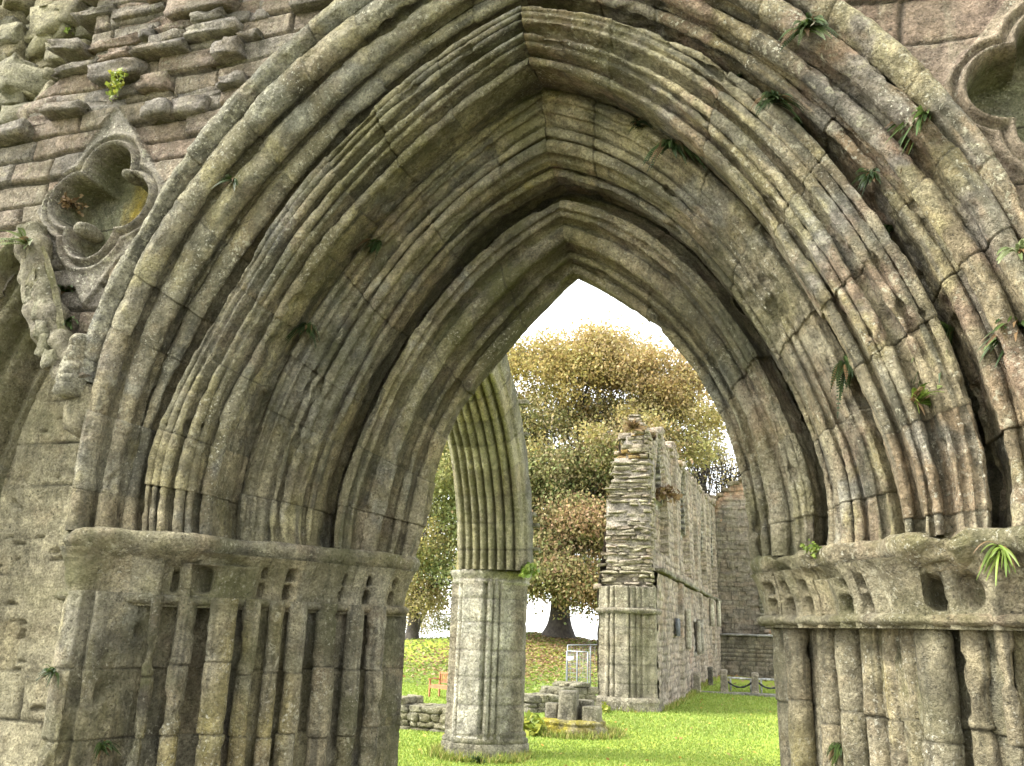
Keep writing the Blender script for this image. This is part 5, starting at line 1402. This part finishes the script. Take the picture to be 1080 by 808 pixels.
# ------------------------------------------------------------------ plants growing on the stones
bpy.context.view_layer.update()
DG = bpy.context.evaluated_depsgraph_get()
def hit(x, y):
    d = Vector(CAM.ray(x, y)).normalized()
    ok, p, nrm, *_ = SC.ray_cast(DG, Vector(CAM.pos), d)
    p = np.array(p); nrm = np.array(nrm)
    if nrm @ np.array(d) > 0: nrm = -nrm
    return p, nrm
GREENS = {'dark': [(.022, .042, .012), (.033, .058, .016), (.045, .07, .02)], 'mid': [(.045, .075, .018), (.065, .10, .022), (.035, .062, .015)], 'bright': [(.14, .20, .03), (.11, .17, .025), (.19, .24, .045)],
          'pale': [(.20, .24, .10), (.15, .19, .07), (.25, .28, .14)], 'yellow': [(.30, .31, .04), (.22, .26, .04), (.17, .22, .035)], 'dry': [(.20, .13, .06), (.24, .17, .09), (.16, .10, .05)]}
def fern(px, py, size, label, seed, green='mid', kind='pinnate', n=12, droop=.8, cat='fern', name='wall_fern', spread=1.0, up=.35):
    if kind != 'leafy': n = int(n * 3.0); size *= 1.3
    p, nrm = hit(px, py)
    r = np.random.default_rng(seed); b = Bag(); cols = GREENS[green]
    nrm = nrm * 1.0; upv = np.array([0, 0, 1.])
    for k in range(n):
        tang = np.cross(nrm, upv); tang /= np.linalg.norm(tang) + 1e-9
        a = r.uniform(-1, 1) * 1.5 * spread
        d = nrm * r.uniform(.35, .9) + tang * math.sin(a) * .9 + upv * (math.cos(a) * up + r.normal(0, .25))
        d /= np.linalg.norm(d)
        Ln = size * r.uniform(.45, 1.15); m = 10
        t = np.linspace(0, 1, m)
        path = p + nrm * .004 + r.normal(0, .006, 3) + d * Ln * t[:, None] + np.array([0, 0, -1.]) * (droop * Ln * t ** 2)[:, None]
        tg = np.gradient(path, axis=0); tg /= np.linalg.norm(tg, axis=1, keepdims=True)
        sd = np.cross(tg, nrm * .6 + upv * .6 + r.normal(0, .3, 3)); sd /= np.linalg.norm(sd, axis=1, keepdims=True) + 1e-9
        c = np.array(cols[int(r.integers(len(cols)))]) * r.uniform(.6, 1.4)
        if r.uniform() < .12: c = np.array((.16, .10, .045)) * r.uniform(.6, 1.2)
        if kind == 'strap':
            w = size * .055 * np.sin(np.clip(t * .92 + .06, 0, 1) * math.pi) ** .6
            nn = np.cross(sd, tg)
            P = np.stack([path - sd * w[:, None], path - nn * w[:, None] * .3, path + sd * w[:, None]], 1)
            b.add(P.reshape(-1, 3), grid_faces(m, 3), None, c)
        elif kind == 'pinnate':
            V, Q, T = tube_pts(path, .0012, 4); b.add(V, Q, T, c * .6)
            q = np.repeat(np.linspace(.1, 1, 18), 2); sgn = np.tile([1, -1], 18)
            cen = np.stack([np.interp(q, t, path[:, i]) for i in range(3)], -1); sdi = np.stack([np.interp(q, t, sd[:, i]) for i in range(3)], -1); tgi = np.stack([np.interp(q, t, tg[:, i]) for i in range(3)], -1)
            Lf = size * .10 * np.sin(q * 2.7 + .35)
            e1 = cen + sdi * (sgn * Lf)[:, None] + tgi * (Lf * .25)[:, None]
            wv = tgi * (size * .030)
            mid = (cen + e1) / 2
            b.add(np.stack([cen, mid - wv, e1, mid + wv], 1).reshape(-1, 3), np.arange(len(q) * 4).reshape(-1, 4), None, c)
        else:   # leafy
            q = r.uniform(.25, 1, 9)
            cen = np.stack([np.interp(q, t, path[:, i]) for i in range(3)], -1) + r.normal(0, size * .10, (9, 3))
            u = r.normal(0, 1, (9, 3)); u /= np.linalg.norm(u, axis=1, keepdims=True); v = np.cross(u, r.normal(0, 1, (9, 3))); v /= np.linalg.norm(v, axis=1, keepdims=True)
            s = size * .16 * r.uniform(.6, 1.2, (9, 1))
            b.add(np.stack([cen - u * s, cen - v * s * .7, cen + u * s, cen + v * s * .7], 1).reshape(-1, 3), np.arange(36).reshape(-1, 4), None, np.array(cols)[r.integers(len(cols), size=9)].repeat(4, 0))
            V, Q, T = tube_pts(path, size * .012, 4); b.add(V, Q, T, c * .7)
    o = b.build(name, M_FERN, origin=p, smooth=False)
    return tag(o, label, cat, 'plants rooted in the old masonry')
PL = [
 (852, 32, .10, 'dark fern tuft at the very top of the right side of the arch', 'mid', 'pinnate', 16, .9),
 (783, 82, .10, 'uppermost dark fern in the deep hollow on the right of the arch', 'dark', 'pinnate', 18, .9),
 (815, 108, .09, 'dark fern in the right hollow, middle one of three in a row', 'dark', 'pinnate', 16, .9),
 (846, 132, .09, 'lowest small fern of the row of three in the right hollow', 'dark', 'pinnate', 14, .9),
 (708, 155, .11, 'blackish fern hanging in the shaded soffit right of the apex', 'dark', 'pinnate', 18, 1.1),
 (672, 133, .06, 'tiny dark fern just right of the arch apex', 'dark', 'pinnate', 12, .9),
 (978, 122, .12, 'spiky fern beside the foot of the right quatrefoil', 'mid', 'strap', 16, .6),
 (1004, 350, .16, 'largest green fern in the right outer hollow of the arch', 'mid', 'strap', 24, .9),
 (894, 388, .13, 'dark fern hanging from the inner right order of the arch', 'dark', 'pinnate', 22, 1.0),
 (964, 425, .09, 'flat pale fern rosette on a joint of the right arch', 'bright', 'pinnate', 11, .4),
 (1057, 578, .065, 'bright strap-leaved fern on the right abacus', 'bright', 'strap', 9, .9),
 (1074, 266, .09, 'pale green fern at the right edge, upper one', 'pale', 'strap', 10, .7),
 (1076, 346, .10, 'green fern at the right edge, lower one', 'mid', 'strap', 12, .7),
 (862, 582, .06, 'small bright leafy plant on the right inner abacus', 'bright', 'leafy', 9, .2),
 (920, 184, .06, 'small dark fern on a joint of the right outer order', 'dark', 'pinnate', 10, .8),
 (941, 240, .05, 'tiny fern low in the right hollow above the largest fern', 'dark', 'pinnate', 9, .8),
 (886, 790, .08, 'small green fern low on the right jamb', 'mid', 'pinnate', 11, .7),
 (126, 78, .10, 'yellow-green leafy plant among the rubble at upper left', 'yellow', 'leafy', 16, .3),
 (74, 26, .06, 'little bright leaf tuft in the loose rubble at top left', 'bright', 'leafy', 6, .1),
 (72, 215, .08, 'brown dried tuft on the lip of the left quatrefoil', 'dry', 'leafy', 14, .1),
 (30, 258, .13, 'pale arching fern above the left blind arch', 'pale', 'pinnate', 6, .5),
 (68, 308, .12, 'strap-leaved fern on the carved strip left of the doorway', 'mid', 'strap', 9, .6),
 (72, 341, .10, 'lower strap fern on the carved strip left of the doorway', 'mid', 'strap', 9, .6),
 (325, 346, .07, 'dark fern in the left soffit of the arch', 'dark', 'pinnate', 14, 1.0),
 (399, 262, .10, 'blackish fern deep in the upper left soffit', 'dark', 'pinnate', 16, 1.0),
 (247, 192, .06, 'tiny green fern on the left outer moulding', 'mid', 'pinnate', 8, .8),
 (58, 708, .05, 'small fern in the joint of the pale panel left of the jamb', 'mid', 'pinnate', 9, .6),
 (106, 786, .05, 'small fern at the bottom of the left jamb', 'mid', 'pinnate', 9, .6),
]
for k, (x, y, s, lb, g, kd, n, dr) in enumerate(PL):
    fern(x, y, s, lb, 700 + k, g, kd, n, dr, cat='plant' if kd == 'leafy' else 'fern', name='wall_plant' if kd == 'leafy' else 'wall_fern')
fern(551, 602, .24, 'bright leafy plant sprouting from the capital of the pale pier', 801, 'bright', 'leafy', 22, .3, 'plant', 'wall_plant')
fern(572, 768, .40, 'dry yellow-green weeds at the left of the mossy stump', 802, 'yellow', 'leafy', 34, .3, 'plant', 'weed_clump')
fern(638, 752, .30, 'bright yellow plant between the stump and the tall ruined wall', 803, 'yellow', 'leafy', 22, .3, 'plant', 'weed_clump')
fern(668, 452, .26, 'rusty dry grass growing on top of the broken wall end', 804, 'dry', 'pinnate', 22, .25, 'plant', 'dry_grass', 1.0, 1.4)
fern(700, 520, .5, 'rusty dry plant in the first window of the ruined wall', 805, 'dry', 'leafy', 22, .5, 'plant', 'dry_grass')
fern(506, 800, .14, 'small green weed at the foot of the pale pier', 806, 'mid', 'leafy', 12, .1, 'plant', 'weed_clump')

# ------------------------------------------------------------------ light: soft overcast daylight
W = bpy.data.worlds.new('World'); SC.world = W; W.use_nodes = True
nt = W.node_tree; nt.nodes.clear()
sky = nt.nodes.new('ShaderNodeTexSky'); sky.sky_type = 'NISHITA'; sky.sun_disc = False
SUN_EL, SUN_AZ = R(50), R(-118)      # azimuth measured from +Y towards +X
sky.sun_elevation = SUN_EL; sky.sun_rotation = SUN_AZ
sky.air_density = 1.0; sky.dust_density = 1.0; sky.ozone_density = 1.0
hs = nt.nodes.new('ShaderNodeHueSaturation'); hs.inputs['Saturation'].default_value = .12
L(nt, sky.outputs[0], hs.inputs['Color'])
bg = nt.nodes.new('ShaderNodeBackground'); bg.inputs['Strength'].default_value = .15
L(nt, hs.outputs[0], bg.inputs['Color'])
wo = nt.nodes.new('ShaderNodeOutputWorld'); L(nt, bg.outputs[0], wo.inputs[0])
sd = bpy.data.lights.new('sun', 'SUN'); sd.energy = 1.5; sd.angle = R(16); sd.color = (1, .97, .92)
so = bpy.data.objects.new('sun', sd); COL.objects.link(so)
dirv = Vector((math.sin(SUN_AZ) * math.cos(SUN_EL), math.cos(SUN_AZ) * math.cos(SUN_EL), math.sin(SUN_EL)))
so.rotation_euler = dirv.to_track_quat('Z', 'Y').to_euler()
so.location = (0, 0, 30)
vs = SC.view_settings
SC.display_settings.display_device = 'sRGB'
vs.view_transform = 'Standard'; vs.look = 'None'; vs.exposure = 2.65; vs.gamma = 1; vs.use_curve_mapping = False
SC.cycles.max_bounces = 6; SC.cycles.diffuse_bounces = 4
